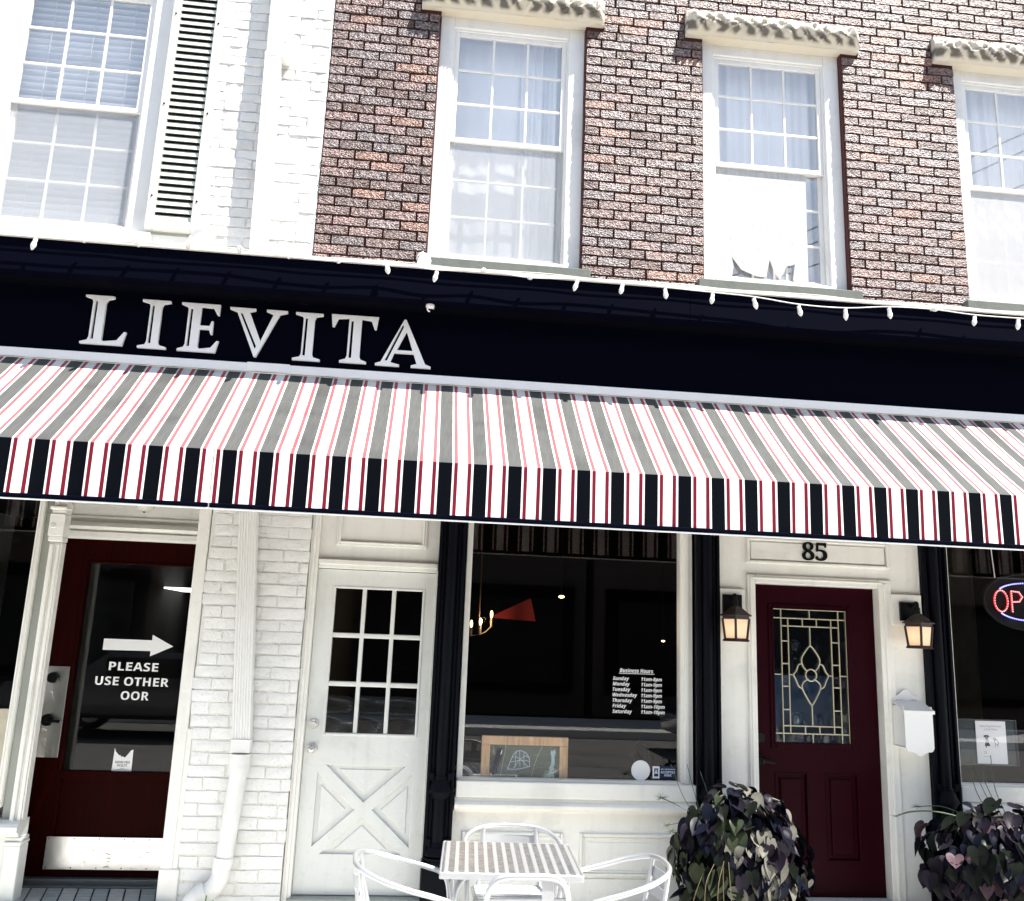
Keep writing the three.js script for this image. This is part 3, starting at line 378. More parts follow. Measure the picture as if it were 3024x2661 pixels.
// recessed entry
{
  const zd = -0.35;
  const eD = part('door', poly([[-1.56, 0.022], [-0.58, 0.022], [-0.58, 2.205], [-1.56, 2.205]], 0.04, 0.004, [[[-1.375, 0.668], [-0.66, 0.668], [-0.66, 2.042], [-1.375, 2.042]], [[-1.36, 0.16], [-0.66, 0.16], [-0.66, 0.62], [-1.36, 0.62]]], zd - 0.044), M.mahogany, white, 'dark red wooden door with a large glass light');
  part('panel', bx(-1.38, -0.64, 0.14, 0.64, zd - 0.04, zd - 0.02), M.mahogany, eD);
  part('glazing_bead', frame(-1.388, -0.648, 0.655, 2.056, 0.018, zd - 0.03, zd + 0.008, 0.006), M.mahogany, eD);
  part('pane', bx(-1.38, -0.65, 0.66, 2.05, zd - 0.026, zd - 0.02), M.glass, eD);
  part('lock_plate', rb(-1.548, -1.402, 0.752, 1.337, zd - 0.002, zd + 0.004, 0.0015), M.steel, eD);
  part('kick_plate', rb(-1.4, -0.6, 0.066, 0.264, zd - 0.002, zd + 0.003, 0.001), M.steel, eD);
  for (let i = 0; i < 6; i++) for (const y of [0.077, 0.253]) part('screw', new THREE.CylinderGeometry(0.004, 0.004, 0.003, 8).rotateX(Math.PI / 2).translate(-1.385 + i * 0.158, y, zd + 0.004), M.black, eD);
  part('lock', [new THREE.CylinderGeometry(0.034, 0.038, 0.03, 24).rotateX(Math.PI / 2).translate(-1.497, 1.263, zd + 0.018)], M.black, eD);
  part('handle', [new THREE.CylinderGeometry(0.038, 0.04, 0.03, 24).rotateX(Math.PI / 2).translate(-1.495, 0.99, zd + 0.018), rod([-1.495, 0.99, zd + 0.05], [-1.405, 0.985, zd + 0.055], 0.01)], M.black, eD);
  part('door_frame', [rb(-1.62, -1.562, FL, 2.26, -0.42, zd + 0.02, 0.005), mould(-1.575, -0.58, [[2.2, zd - 0.05], [2.2, zd + 0.03], [2.215, zd + 0.045], [2.25, zd + 0.045], [2.252, zd + 0.02], [2.262, zd + 0.02], [2.268, zd + 0.06], [2.285, zd + 0.075], [2.305, zd + 0.06], [2.318, zd + 0.045], [2.322, zd - 0.05]])], M.cream, white);
  part('transom_panel', [bx(-1.6, -0.58, 2.32, 2.75, zd - 0.05, zd - 0.005), ...frame(-1.55, -0.6, 2.345, 2.8, 0.02, zd - 0.02, zd + 0.012, 0.005)], M.cream, white);
  part('entry_ceiling', bx(-1.62, -0.505, 2.66, 2.72, -0.4, -0.02), M.cream, white);
  part('threshold', [rb(-1.57, -0.58, -0.03, 0.02, zd - 0.06, zd + 0.05, 0.008), rb(-1.57, -0.58, -0.06, -0.012, zd, zd + 0.09, 0.006)], std([0.14, 0.15, 0.15], { roughness: 0.4, metalness: 0.6 }), white);
  // pilaster at the corner of the shop window
  const pil = part('pilaster', [rb(-1.512, -1.432, 0.335, 2.14, -0.07, 0.0, 0.006), rb(-1.505, -1.478, 0.36, 2.13, -0.05, 0.022, 0.009), rb(-1.462, -1.44, 0.36, 2.13, -0.05, 0.016, 0.009), rb(-1.515, -1.43, 2.375, 2.66, -0.07, 0.004, 0.006), rb(-1.5, -1.48, 2.38, 2.66, -0.05, 0.02, 0.008)], M.cream, white);
  part('capital', [rb(-1.52, -1.425, 2.142, 2.178, -0.07, 0.022, 0.01), rb(-1.522, -1.425, 2.178, 2.325, -0.07, 0.03, 0.006), rb(-1.518, -1.428, 2.325, 2.35, -0.07, 0.018, 0.008), rb(-1.526, -1.42, 2.35, 2.375, -0.07, 0.042, 0.01)], M.cream, pil);
  part('rosette', [new THREE.TorusGeometry(0.012, 0.005, 8, 20).translate(-1.493, 2.246, 0.032), new THREE.SphereGeometry(0.006, 10, 8).translate(-1.493, 2.246, 0.034)], M.cream, pil);
  part('plinth', [rb(-1.5, -1.41, FL, 0.29, -0.09, 0.035, 0.008), rb(-1.515, -1.405, 0.29, 0.312, -0.09, 0.045, 0.008), rb(-1.508, -1.41, 0.312, 0.336, -0.09, 0.03, 0.01)], M.sage, pil);
  part('window_post', [rb(-1.565, -1.513, FL, 2.66, -0.14, -0.02, 0.004)], M.sageDark, white);
  const lw = part('shop_window', [rb(-1.605, -1.566, 0.5, 2.66, -0.1, 0.012, 0.006), rb(-1.6, -1.59, 0.5, 2.66, -0.1, 0.02, 0.004), rb(-1.578, -1.57, 0.5, 2.66, -0.1, 0.02, 0.004), rb(WX, -1.6, 0.43, 0.5, -0.12, 0.03, 0.01)], M.cream, white, 'dark shop window at the far left edge');
  part('pane', bx(WX, -1.6, 0.49, 2.66, -0.07, -0.064), M.glass, lw);
  part('moulding', mould(WX, -1.43, [[0.335, -0.1], [0.335, 0.02], [0.35, 0.045], [0.362, 0.045], [0.37, 0.07], [0.4, 0.075], [0.418, 0.06], [0.43, 0.02], [0.43, -0.1]]), M.sage, lw);
  part('backing_board', bx(WX, -1.61, 0.49, 1.07, -0.16, -0.14), std([0.62, 0.56, 0.42], { roughness: 0.7 }), lw);
  part('bulkhead', bx(WX, -1.5, FL, 0.335, -0.2, -0.005), M.sage, white);
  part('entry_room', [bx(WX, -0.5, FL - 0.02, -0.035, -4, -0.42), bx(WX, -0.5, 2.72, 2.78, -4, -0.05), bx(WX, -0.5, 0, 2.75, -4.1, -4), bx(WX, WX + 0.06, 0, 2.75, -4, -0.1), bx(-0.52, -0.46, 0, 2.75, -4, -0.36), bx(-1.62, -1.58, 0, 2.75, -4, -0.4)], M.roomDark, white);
  part('sign_wall', bx(WX, 0.16, 2.66, 3.5, -0.3, -0.012), M.cream, white);
}
// tiled entry floor
{
  const fl = ground('entry_floor', bx(-1.62, -0.5, FL - 0.02, -0.034, -0.36, 0.12), std([0.012, 0.013, 0.014], { roughness: 0.9 }));
  const tm = [[0.40, 0.41, 0.39], [0.34, 0.36, 0.35], [0.46, 0.465, 0.44]].map((c) => std(c, { roughness: 0.45, map: again(fineN, 4, 4) }));
  const a = -0.2; let n = 0;
  for (let i = -12; i < 14; i++) for (let j = -8; j < 9; j++) {
    const u = i * 0.098, v = j * 0.062, x = -1.05 + u * Math.cos(a) - v * Math.sin(a) * 1.2, z = -0.12 + v * 0.98;
    if (x < -1.56 || x > -0.52 || z < -0.31 || z > 0.1) continue;
    const g = new THREE.BoxGeometry(0.085, 0.012, 0.051); g.applyMatrix4(new THREE.Matrix4().set(1, 0, 0.24, 0, 0, 1, 0, 0, 0, 0, 1, 0, 0, 0, 0, 1)); g.translate(x, -0.03, z); part('tile', uvb(g), tm[(i * 7 + j * 3 + 60) % 3], fl);
  }
}

// ------------------------------------------------------------------ cornice and sign board over both fronts
const cor = thing('cornice', 'navy boxed cornice running above the white sign lettering', 'cornice', [1.5, 3.88, 0.1]);
part('fascia', [bx(-4, 2.7, 3.886, 4.122, 0.2, 0.316), bx(2.704, RX, 3.886, 4.122, 0.2, 0.316)], M.navy, cor);
part('soffit', bx(-4, RX, 3.89, 3.92, 0.05, 0.2), M.navyDark, cor);
part('coping', [rb(-4, RX, 4.122, 4.134, -0.012, 0.333, 0.004), rb(-4, RX, 4.108, 4.122, 0.318, 0.336, 0.004)], std([0.7, 0.69, 0.64], { roughness: 0.5, map: again(roughN, 2, 2) }), cor);
part('top_board', bx(-4, RX, 4.09, 4.12, -0.01, 0.2), M.navyDark, cor);

const board = thing('sign_board', 'navy shop sign board with white serif lettering above the awning', 'sign', [1.5, 3.42, 0.02]);
part('board', bx(-4, RX, 3.42, 3.889, -0.012, 0.05), M.navy, board);
{
  const H = 0.35, S = (a, b) => [[a - 0.002, 0.036], [a + 0.0165, 0.036], [a + 0.0165, H - 0.036], [a, H - 0.04]];
  const I = [[0, 0], [0.19, 0], [0.19, 0.014], [0.143, 0.026], [0.134, 0.05], [0.134, H - 0.05], [0.143, H - 0.026], [0.19, H - 0.014], [0.19, H], [0, H], [0, H - 0.014], [0.048, H - 0.026], [0.057, H - 0.05], [0.057, 0.05], [0.048, 0.026], [0, 0.014]];
  const glyphs = [
    [[[0, 0], [0.277, 0], [0.297, 0.098], [0.282, 0.098], [0.24, 0.036], [0.155, 0.024], [0.14, 0.034], [0.14, H - 0.05], [0.15, H - 0.028], [0.19, H - 0.014], [0.19, H], [0, H], [0, H - 0.014], [0.045, H - 0.028], [0.054, H - 0.05], [0.054, 0.05], [0.045, 0.028], [0, 0.014]], [S(0.069)], -1.483, 3.486],
    [I, [S(0.069)], -1.105, 3.482],
    [[[0, 0], [0.255, 0], [0.272, 0.085], [0.258, 0.085], [0.222, 0.034], [0.15, 0.022], [0.135, 0.032], [0.135, 0.165], [0.2, 0.165], [0.212, 0.13], [0.224, 0.13], [0.224, 0.226], [0.212, 0.226], [0.2, 0.19], [0.135, 0.19], [0.135, H - 0.024], [0.215, H - 0.026], [0.246, H - 0.078], [0.26, H - 0.078], [0.26, H], [0, H], [0, H - 0.014], [0.04, H - 0.028], [0.049, H - 0.05], [0.049, 0.05], [0.04, 0.028], [0, 0.014]], [S(0.063)], -0.841, 3.481],
    [[[0, H], [0.175, H], [0.175, H - 0.014], [0.136, H - 0.028], [0.226, 0.115], [0.3, H - 0.034], [0.25, H - 0.014], [0.25, H], [0.394, H], [0.394, H - 0.014], [0.342, H - 0.032], [0.205, 0], [0.19, 0], [0.05, H - 0.032], [0, H - 0.014]], [[[0.069, H - 0.036], [0.087, H - 0.036], [0.203, 0.075], [0.193, 0.052]]], -0.514, 3.472],
    [I, [S(0.069)], -0.063, 3.470],
    [[[0.076, 0], [0.262, 0], [0.262, 0.014], [0.222, 0.028], [0.213, 0.05], [0.213, H - 0.022], [0.28, H - 0.03], [0.305, H - 0.092], [0.319, H - 0.092], [0.33, H], [0, H], [0.011, H - 0.092], [0.025, H - 0.092], [0.05, H - 0.03], [0.125, H - 0.022], [0.125, 0.05], [0.116, 0.028], [0.076, 0.014]], [S(0.14)], 0.184, 3.475],
    [[[0, 0], [0.168, 0], [0.168, 0.014], [0.105, 0.028], [0.13, 0.098], [0.265, 0.098], [0.29, 0.028], [0.25, 0.014], [0.25, 0], [0.39, 0], [0.39, 0.014], [0.35, 0.028], [0.2, H], [0.186, H], [0.038, 0.028], [0, 0.014]], [[[0.146, 0.12], [0.257, 0.12], [0.208, 0.262]], [[0.064, 0.038], [0.082, 0.038], [0.186, 0.294], [0.178, 0.314]]], 0.508, 3.472]];
  for (const [o, h, x, y] of glyphs) { const g = poly(o, 0.022, 0.002, h, 0.052); g.translate(x, y, 0); part('letter', g, M.signWhite, board); }
  part('trim_strip', [rb(-4, -0.33, 3.362, 3.424, 0.02, 0.085, 0.003), rb(-0.36, -0.07, 3.366, 3.429, 0.03, 0.089, 0.003), rb(-0.1, RX, 3.362, 3.424, 0.02, 0.085, 0.003)], M.signWhite, board);
}

// ------------------------------------------------------------------ striped awnings
{
  const stripe = (sunlit) => tex(512, 64, (u, v) => {
    const w = fbm(u, v, 96, 4, 2, 200), n = 0.9 + 0.2 * fbm(u, v, 30, 8, 3, 210);
    const seg = [[0, 0.392, 'k'], [0.392, 0.447, 'w'], [0.447, 0.452, 'd'], [0.452, 0.545, 'r'], [0.545, 0.55, 'd'], [0.55, 0.832, 'w'], [0.832, 0.837, 'd'], [0.837, 0.93, 'r'], [0.93, 0.936, 'd'], [0.936, 1, 'w']];
    const c = seg.find((s) => u >= s[0] && u < s[1])[2];
    const col = sunlit ? { k: [0.27, 0.275, 0.27], w: [0.86, 0.855, 0.85], r: [0.64, 0.29, 0.31], d: [0.42, 0.24, 0.25] } : { k: [0.02, 0.033, 0.055], w: [0.90, 0.89, 0.885], r: [0.42, 0.10, 0.17], d: [0.26, 0.08, 0.11] };  // paler slope colours carry painted sunlight; the valance keeps the darker cloth
    const q = col[c], m = c === 'k' ? (sunlit ? n : 0.75 + 0.5 * w) : 0.97 + 0.03 * n; return q.map((x) => x * m);
  }, [1, 1], true);
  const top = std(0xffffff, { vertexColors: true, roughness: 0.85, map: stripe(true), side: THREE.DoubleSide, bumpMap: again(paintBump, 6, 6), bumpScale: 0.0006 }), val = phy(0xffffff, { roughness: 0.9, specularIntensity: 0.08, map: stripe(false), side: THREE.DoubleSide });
  const SP = 0.2085, X00 = 0.772;
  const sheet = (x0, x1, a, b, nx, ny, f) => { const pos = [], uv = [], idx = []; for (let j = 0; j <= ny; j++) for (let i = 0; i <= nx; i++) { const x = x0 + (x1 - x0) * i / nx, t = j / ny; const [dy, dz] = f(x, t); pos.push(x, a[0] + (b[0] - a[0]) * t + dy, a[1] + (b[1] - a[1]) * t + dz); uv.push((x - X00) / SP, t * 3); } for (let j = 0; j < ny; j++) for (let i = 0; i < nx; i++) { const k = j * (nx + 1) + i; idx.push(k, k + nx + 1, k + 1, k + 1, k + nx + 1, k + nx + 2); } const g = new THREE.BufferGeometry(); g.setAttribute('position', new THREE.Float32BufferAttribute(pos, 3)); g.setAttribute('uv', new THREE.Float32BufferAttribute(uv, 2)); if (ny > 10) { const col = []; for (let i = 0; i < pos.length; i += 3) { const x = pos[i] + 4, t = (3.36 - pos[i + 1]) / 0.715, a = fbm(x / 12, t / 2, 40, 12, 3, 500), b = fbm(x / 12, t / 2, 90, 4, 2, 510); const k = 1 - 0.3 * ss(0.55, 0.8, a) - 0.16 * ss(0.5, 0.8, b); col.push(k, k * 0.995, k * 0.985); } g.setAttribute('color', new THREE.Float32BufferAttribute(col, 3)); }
    g.setIndex(idx); g.computeVertexNormals(); return g; };
  const make = (x0, x1, label) => {
    const a = thing('awning', label, 'awning', [(x0 + x1) / 2, 3.36, 0.06], 'striped awnings over the shopfronts');
    const nx = Math.round((x1 - x0) * 24);
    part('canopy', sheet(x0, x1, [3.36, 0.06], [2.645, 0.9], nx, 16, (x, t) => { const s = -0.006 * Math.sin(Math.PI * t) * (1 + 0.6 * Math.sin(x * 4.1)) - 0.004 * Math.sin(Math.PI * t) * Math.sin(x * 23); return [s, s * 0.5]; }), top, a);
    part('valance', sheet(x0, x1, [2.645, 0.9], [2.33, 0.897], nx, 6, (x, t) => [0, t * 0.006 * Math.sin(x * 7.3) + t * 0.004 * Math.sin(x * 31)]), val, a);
    part('piping', [rb(x0, x1, 2.305, 2.332, 0.888, 0.906, 0.008)], M.navy, a);
    part('hem_trim', rb(x0, x1, 2.2955, 2.305, 0.886, 0.9, 0.003), M.signWhite, a);
    part('front_bar', rod([x0 + 0.02, 2.62, 0.875], [x1 - 0.02, 2.62, 0.875], 0.016), M.steel, a);
    for (let x = x0 + 0.05; x <= x1; x += (x1 - x0 - 0.1) / Math.max(1, Math.round((x1 - x0) / 2.2)) - 1e-6) { part('rafter', rod([x, 3.3, 0.06], [x, 2.615, 0.875], 0.014), M.steel, a); part('brace', rod([x, 2.62, 0.0], [x, 2.615, 0.875], 0.012), M.steel, a); }
  };
  make(-3.4, -0.322, 'striped awning over the dark red wooden door, left of the seam');
  make(-0.316, 8.2, 'long striped awning over the shop window and maroon door, right of the seam');
}

// ------------------------------------------------------------------ downspout
{
  const d = thing('downspout', 'white downspout running down the painted brick pier', 'downspout', [-0.3, FL, 0.05]);
  const rib = (a, b, w, dp) => { const n = 7, s = []; for (let i = 0; i < n; i++) { const u = -w / 2 + (w * i) / n; s.push([u + 0.001, dp / 2], [u + w / n * 0.25, dp / 2 + 0.004], [u + w / n * 0.75, dp / 2 + 0.004], [u + w / n - 0.001, dp / 2]); } const sh = new THREE.Shape([...s.map(([x, z]) => new THREE.Vector2(x, -z)), new THREE.Vector2(w / 2, dp / 2), new THREE.Vector2(-w / 2, dp / 2)]); const A = V3(a), Bv = V3(b), L = A.distanceTo(Bv); const g = new THREE.ExtrudeGeometry(sh, { depth: L, bevelEnabled: false }); g.rotateX(-Math.PI / 2); const sx = (Bv.x - A.x) / L; g.applyMatrix4(new THREE.Matrix4().set(1, sx, 0, 0, 0, 1, 0, 0, 0, 0, 1, 0, 0, 0, 0, 1)); g.translate(A.x, A.y, A.z); return uvb(g); };
  part('pipe', rib([-0.362, 4.14, 0.07], [-0.402, 5.82, 0.07], 0.116, 0.08), M.pvc, d);
  part('pipe', rib([-0.4, 5.8, 0.068], [-0.428, 7.6, 0.068], 0.104, 0.07), M.pvc, d);
  part('pipe', rib([-0.152, 0.945, 0.06], [-0.27, 2.7, 0.06], 0.118, 0.075), M.pvc, d);
  part('collar', [rb(-0.213, -0.09, 0.868, 0.945, 0.015, 0.107, 0.006), rb(-0.215, -0.088, 0.94, 0.95, 0.013, 0.109, 0.003)], M.pvc, d);
  part('adapter', [rod([-0.152, 0.86, 0.062], [-0.153, 0.755, 0.062], 0.064, 24, 0.064), rod([-0.153, 0.755, 0.062], [-0.154, 0.735, 0.062], 0.06, 24, 0.06)], M.pvc, d);
  part('drain_pipe', rod([-0.19, 0.22, 0.062], [-0.153, 0.75, 0.062], 0.053, 24, 0.053), M.pvc, d);
  part('elbow', [rod([-0.195, 0.19, 0.062], [-0.19, 0.25, 0.062], 0.061, 24, 0.061), tube([[-0.2, 0.2, 0.062], [-0.205, 0.13, 0.064], [-0.25, 0.06, 0.07], [-0.33, 0.02, 0.08], [-0.38, -0.06, 0.09], [-0.39, -0.13, 0.09]], 0.055, 30, 20), rod([-0.275, 0.048, 0.072], [-0.33, 0.02, 0.08], 0.063, 24, 0.063)], M.pvc, d);
  part('strap', rb(-0.46, -0.285, 5.79, 5.812, 0.0, 0.116, 0.004), M.pvc, d);
}

// ------------------------------------------------------------------ string lights
{
  const bul = [[-1.73, 4.04, 0], [-1.41, 4.085, 1], [-1.085, 4.1, 2], [-0.75, 4.11, 2], [-0.417, 4.11, 2], [-0.09, 4.085, 1], [0.24, 4.08, 1], [0.567, 4.06, 0], [0.894, 4.03, 0], [1.219, 4.095, 1], [1.542, 4.07, 1], [1.865, 4.045, 0], [2.189, 4.045, 0], [2.504, 4.035, 0], [2.839, 4.025, 0], [3.153, 4.015, 0], [3.481, 3.985, 0], [3.821, 3.985, 0], [4.154, 4.02, 0], [4.483, 4.07, 1], [4.797, 4.01, 0], [5.135, 4.01, 0], [5.46, 4.02, 0], [5.79, 4.03, 0]];
  const z = 0.368, s = thing('string_light', 'white string of bulbs hung along the edge of the navy cornice', 'string light', [1.5, 4.1, 0.3]);
  const k = (6.05 - z) / (6.05 - 0.38), X = (x) => 0.903 + (x - 0.903) * k, Y = (y) => 1.64 + (y - 1.64) * k;
  part('wire', [tube([[-3.2, Y(4.1), z], ...bul.map(([x, y, t]) => [X(x), Y(y) + (t ? 0.012 : 0.055), z]), [7, 4.13, z]], 0.004, 300, 6), tube([[-3.2, 4.13, z - 0.02], ...bul.map(([x, y], i) => [X(x) + 0.13, 4.129 + 0.006 * Math.sin(i * 2.1), z - 0.018]), [7, 4.125, z - 0.02]], 0.0032, 300, 5)], std([0.7, 0.69, 0.64], { roughness: 0.5 }), s);
  const lathe = [[0.002, -0.042], [0.009, -0.034], [0.0165, -0.018], [0.018, -0.004], [0.014, 0.012], [0.0125, 0.014], [0.0135, 0.016], [0.0135, 0.04], [0.006, 0.044], [0.0005, 0.045]].map(([a, b]) => new THREE.Vector2(a, b));
  const bg = uvb(new THREE.LatheGeometry(lathe, 14)), bm = std([0.86, 0.85, 0.8], { roughness: 0.3 });
  bul.forEach(([x, y, t], i) => { const m = new THREE.Mesh(bg, bm); m.name = i ? 'bulb_' + String(i).padStart(3, '0') : 'bulb'; m.castShadow = true; m.position.set(X(x) - 1.5, Y(y) - 4.1, z - 0.3 + (t ? 0.03 : 0.006)); m.rotation.set(t === 0 ? rr(-0.25, 0.1) : t === 1 ? -1.2 : -1.7, 0, rr(-0.3, 0.3)); s.add(m); });
}
// floodlights standing on the cornice
function floodlight(x, turn, label, open) {
  const f = thing('floodlight', label, 'floodlight', [x, 4.134, 0.19], 'floodlights on the cornice');
  const y = 4.134, g = (geo) => geo.rotateY(turn).translate(x, 0, 0.19);
  part('base', [uvb(g(new THREE.CylinderGeometry(0.055, 0.075, 0.022, 20).translate(0, y + 0.011, 0))), uvb(g(new THREE.CylinderGeometry(0.018, 0.03, 0.05, 14).translate(0, y + 0.045, 0)))], M.vinyl, f);
  part('knuckle', uvb(g(new THREE.SphereGeometry(0.028, 14, 10).translate(0.01, y + 0.085, 0))), M.vinyl, f);
  const head = new THREE.LatheGeometry([[0.001, -0.09], [0.035, -0.085], [0.046, -0.05], [0.05, -0.01], [0.066, 0.02], [0.07, 0.075], [0.064, 0.078], [0.058, 0.03], [0.001, 0.02]].map(([a, b]) => new THREE.Vector2(a, b)), 22); head.rotateZ(-0.75); head.rotateX(0.35); head.translate(0.075, y + 0.15, 0.01);
  part('lamp_head', uvb(g(head)), M.vinyl, f);
  part('visor', uvb(g(new THREE.CylinderGeometry(0.072, 0.075, 0.05, 22, 1, true, 0.4, 3.6).rotateZ(-0.75).rotateX(0.35).translate(0.13, y + 0.205, 0.03))), phy([0.82, 0.82, 0.82], { side: THREE.DoubleSide }), f); return f;
}
floodlight(-0.82, 0.15, 'white floodlight in front of the shutter foot').scale.setScalar(0.92);
floodlight(0.84, 2.2, 'white floodlight beside the left foot of the first sash window').scale.setScalar(0.7);
{ // small camera under the cornice edge
  const c = thing('hook_light', 'small white fitting under the cornice right of the lettering', 'light fitting', [0.875, 3.86, 0.22]);
  part('base', uvb(new THREE.CylinderGeometry(0.03, 0.03, 0.03, 16).translate(0.87, 3.885, 0.225)), M.signWhite, c); part('hook', uvb(new THREE.TorusGeometry(0.02, 0.006, 8, 20, 4.6).translate(0.872, 3.855, 0.235)), M.signWhite, c);
}

// ------------------------------------------------------------------ wall lanterns
function lantern(x, xp0, xp1, yb, label) {
  const l = thing('wall_lantern', label, 'lantern', [x, 1.83, 0]);
  const z = 0.125; const pb = xp0 < 3.1 ? [2.999, 3.178, 1.83, 2.036] : [4.256, 4.484, 1.83, 2.05];
  part('mount_board', rb(...pb, -0.012, 0.022, 0.006), M.cream, l);
  part('back_plate', rb(xp0, xp1, 1.862, 1.993, 0.02, 0.045, 0.006), M.black, l);
  part('arm', [tube([[x, 1.962, 0.04], [x, 1.985, 0.085], [x, 1.985, z - 0.005], [x, 1.955, z], [x, 1.92, z]], 0.011, 24, 8), rod([x, 1.955, z], [x, 1.9, z], 0.017, 12)], M.black, l);
  const q = Math.PI / 4 + 0.42, sq = (r0, r1, y0, y1) => { const g = new THREE.CylinderGeometry(r1, r0, y1 - y0, 4, 1).toNonIndexed(); g.computeVertexNormals(); g.rotateY(q); g.translate(x, (y0 + y1) / 2, z); return uvb(g); };
  part('roof', [sq(0.086, 0.05, 1.862, 1.893), sq(0.05, 0.016, 1.893, 1.915), sq(0.108, 0.086, 1.85, 1.862), sq(0.104, 0.108, 1.844, 1.85), sq(0.086, 0.09, 1.822, 1.844)], M.bronze, l);
  part('base', [sq(0.092, 0.078, 1.678, 1.694), sq(0.08, 0.09, 1.673, 1.678)], M.bronze, l);
  const R0 = 0.072, R1 = 0.088; const crn = (k, r, y) => [x + r * Math.sin(q + k * Math.PI / 2), y, z + r * Math.cos(q + k * Math.PI / 2)];
  for (let k = 0; k < 4; k++) part('corner_bar', rod(crn(k, R0, 1.69), crn(k, R1, 1.828), 0.0085, 6), M.bronze, l);
  for (let k = 0; k < 4; k++) { const a = crn(k, R0 - 0.004, 1.694), b = crn(k + 1, R0 - 0.004, 1.694), c = crn(k + 1, R1 - 0.004, 1.826), d = crn(k, R1 - 0.004, 1.826); const g = new THREE.BufferGeometry(); g.setAttribute('position', new THREE.Float32BufferAttribute([...a, ...b, ...c, ...a, ...c, ...d], 3)); g.setAttribute('uv', new THREE.Float32BufferAttribute([0, 0, 1, 0, 1, 1, 0, 0, 1, 1, 0, 1], 2)); g.computeVertexNormals(); part('glass_pane', g, phy([0.9, 0.76, 0.62], { roughness: 1, transmission: 0.5, thickness: 0, side: THREE.DoubleSide, emissive: lin(1.0, 0.62, 0.38), emissiveIntensity: 0.05 }), l); }
  part('bulb', uvb(new THREE.SphereGeometry(0.018, 14, 10).scale(1, 1.5, 1).translate(x, 1.76, z)), std([1, 0.9, 0.7], { emissive: lin(1, 0.8, 0.5), emissiveIntensity: 0.6 }), l);
  const pl = new THREE.PointLight(lin(1, 0.72, 0.42), 0.007, 4, 2); pl.position.set(x, 1.76, z + 0.0); pl.castShadow = true; scene.add(pl);
}
lantern(3.073, 3.013, 3.151, 1.83, 'bronze wall lantern with frosted glass, left of the maroon door');
lantern(4.39, 4.31, 4.442, 1.83, 'bronze wall lantern with frosted glass, above the white mailbox');

// ------------------------------------------------------------------ mailbox, house number
{
  const x0 = 4.232, x1 = 4.436, m = thing('mailbox', 'white metal wall mailbox with scalloped lower edge beside the maroon door', 'mailbox', [(x0 + x1) / 2, 0.96, 0]);
  const paint = std([0.82, 0.82, 0.80], { roughness: 0.35 }), cx = (x0 + x1) / 2, w = (x1 - x0) / 2;
  const bk = []; for (let i = 0; i <= 24; i++) { const u = -1 + i / 12, a = Math.abs(u); bk.push([cx + u * (w + 0.002), 1.312 + 0.036 * Math.min(1, Math.sqrt(Math.max(0, 1 - a) / 0.16)) + 0.042 * 0.5 * (1 + Math.cos(Math.PI * Math.min(1, a / 0.72)))]); }
  part('back_plate', poly([[x1 + 0.002, 1.02], ...bk.reverse(), [x0 - 0.002, 1.02]], 0.006, 0.001, [], 0.0), paint, m);
  part('body', [bx(x0, x0 + 0.006, 1.02, 1.285, 0.006, 0.15), bx(x1 - 0.006, x1, 1.02, 1.285, 0.006, 0.15), bx(x0, x1, 1.016, 1.024, 0.006, 0.15)], paint, m);
  const fr = []; for (let i = 0; i <= 24; i++) { const u = -1 + i / 12, a = Math.abs(u); fr.push([cx + u * w, 1.016 - 0.026 * Math.min(1, Math.sqrt(Math.max(0, 1 - a) / 0.2)) - 0.027 * 0.5 * (1 + Math.cos(Math.PI * Math.min(1, a / 0.62)))]); }
  part('front', poly([...fr, [x1, 1.25], [x0, 1.25]], 0.008, 0.002, [], 0.148), paint, m);
  const lid = new THREE.BoxGeometry(x1 - x0 + 0.02, 0.006, 0.172); lid.rotateX(0.34); lid.translate(cx, 1.285, 0.088); part('lid', [uvb(lid), rb(x0 - 0.01, x1 + 0.01, 1.238, 1.262, 0.162, 0.172, 0.004)], paint, m);
  for (const x of [x0 + 0.045, x1 - 0.045]) part('hinge', rod([x - 0.02, 1.318, 0.012], [x + 0.02, 1.318, 0.012], 0.005), M.chrome, m);
  part('screw', new THREE.CylinderGeometry(0.004, 0.004, 0.004, 8).rotateX(Math.PI / 2).translate(cx, 1.37, 0.008), M.steel, m);
}
const FB = await new FontLoader().loadAsync('fonts/droid/droid_sans_bold.typeface.json');
const FS = await new FontLoader().loadAsync('fonts/droid/droid_serif_bold.typeface.json');
// text whose left / centre x and baseline are given; width fits w when it is set
function text(str, font, size, x, y, z, o = {}) {
  const g = new TextGeometry(str, { font, size, depth: o.depth || 0.0008, curveSegments: o.seg || 5, bevelEnabled: false }); g.computeBoundingBox(); let bb = g.boundingBox, w = bb.max.x - bb.min.x;
  if (o.shear) g.applyMatrix4(new THREE.Matrix4().set(1, o.shear, 0, 0, 0, 1, 0, 0, 0, 0, 1, 0, 0, 0, 0, 1));
  g.translate(-bb.min.x, 0, 0); if (o.w) { g.scale(o.w / w, 1, 1); w = o.w; } g.translate(o.center ? x - w / 2 : x, y, z); return uvb(g);
}
{
  const n = thing('house_number', 'black house number 85 on the cream panel above the maroon door', 'house number', [3.7, 2.26, 0]);
  part('digit', text('8', FS, 0.128, 3.612, 2.262, 0.002, { depth: 0.012, w: 0.09 }), M.black, n); part('digit', text('5', FS, 0.128, 3.712, 2.262, 0.002, { depth: 0.012, w: 0.086 }), M.black, n);
}
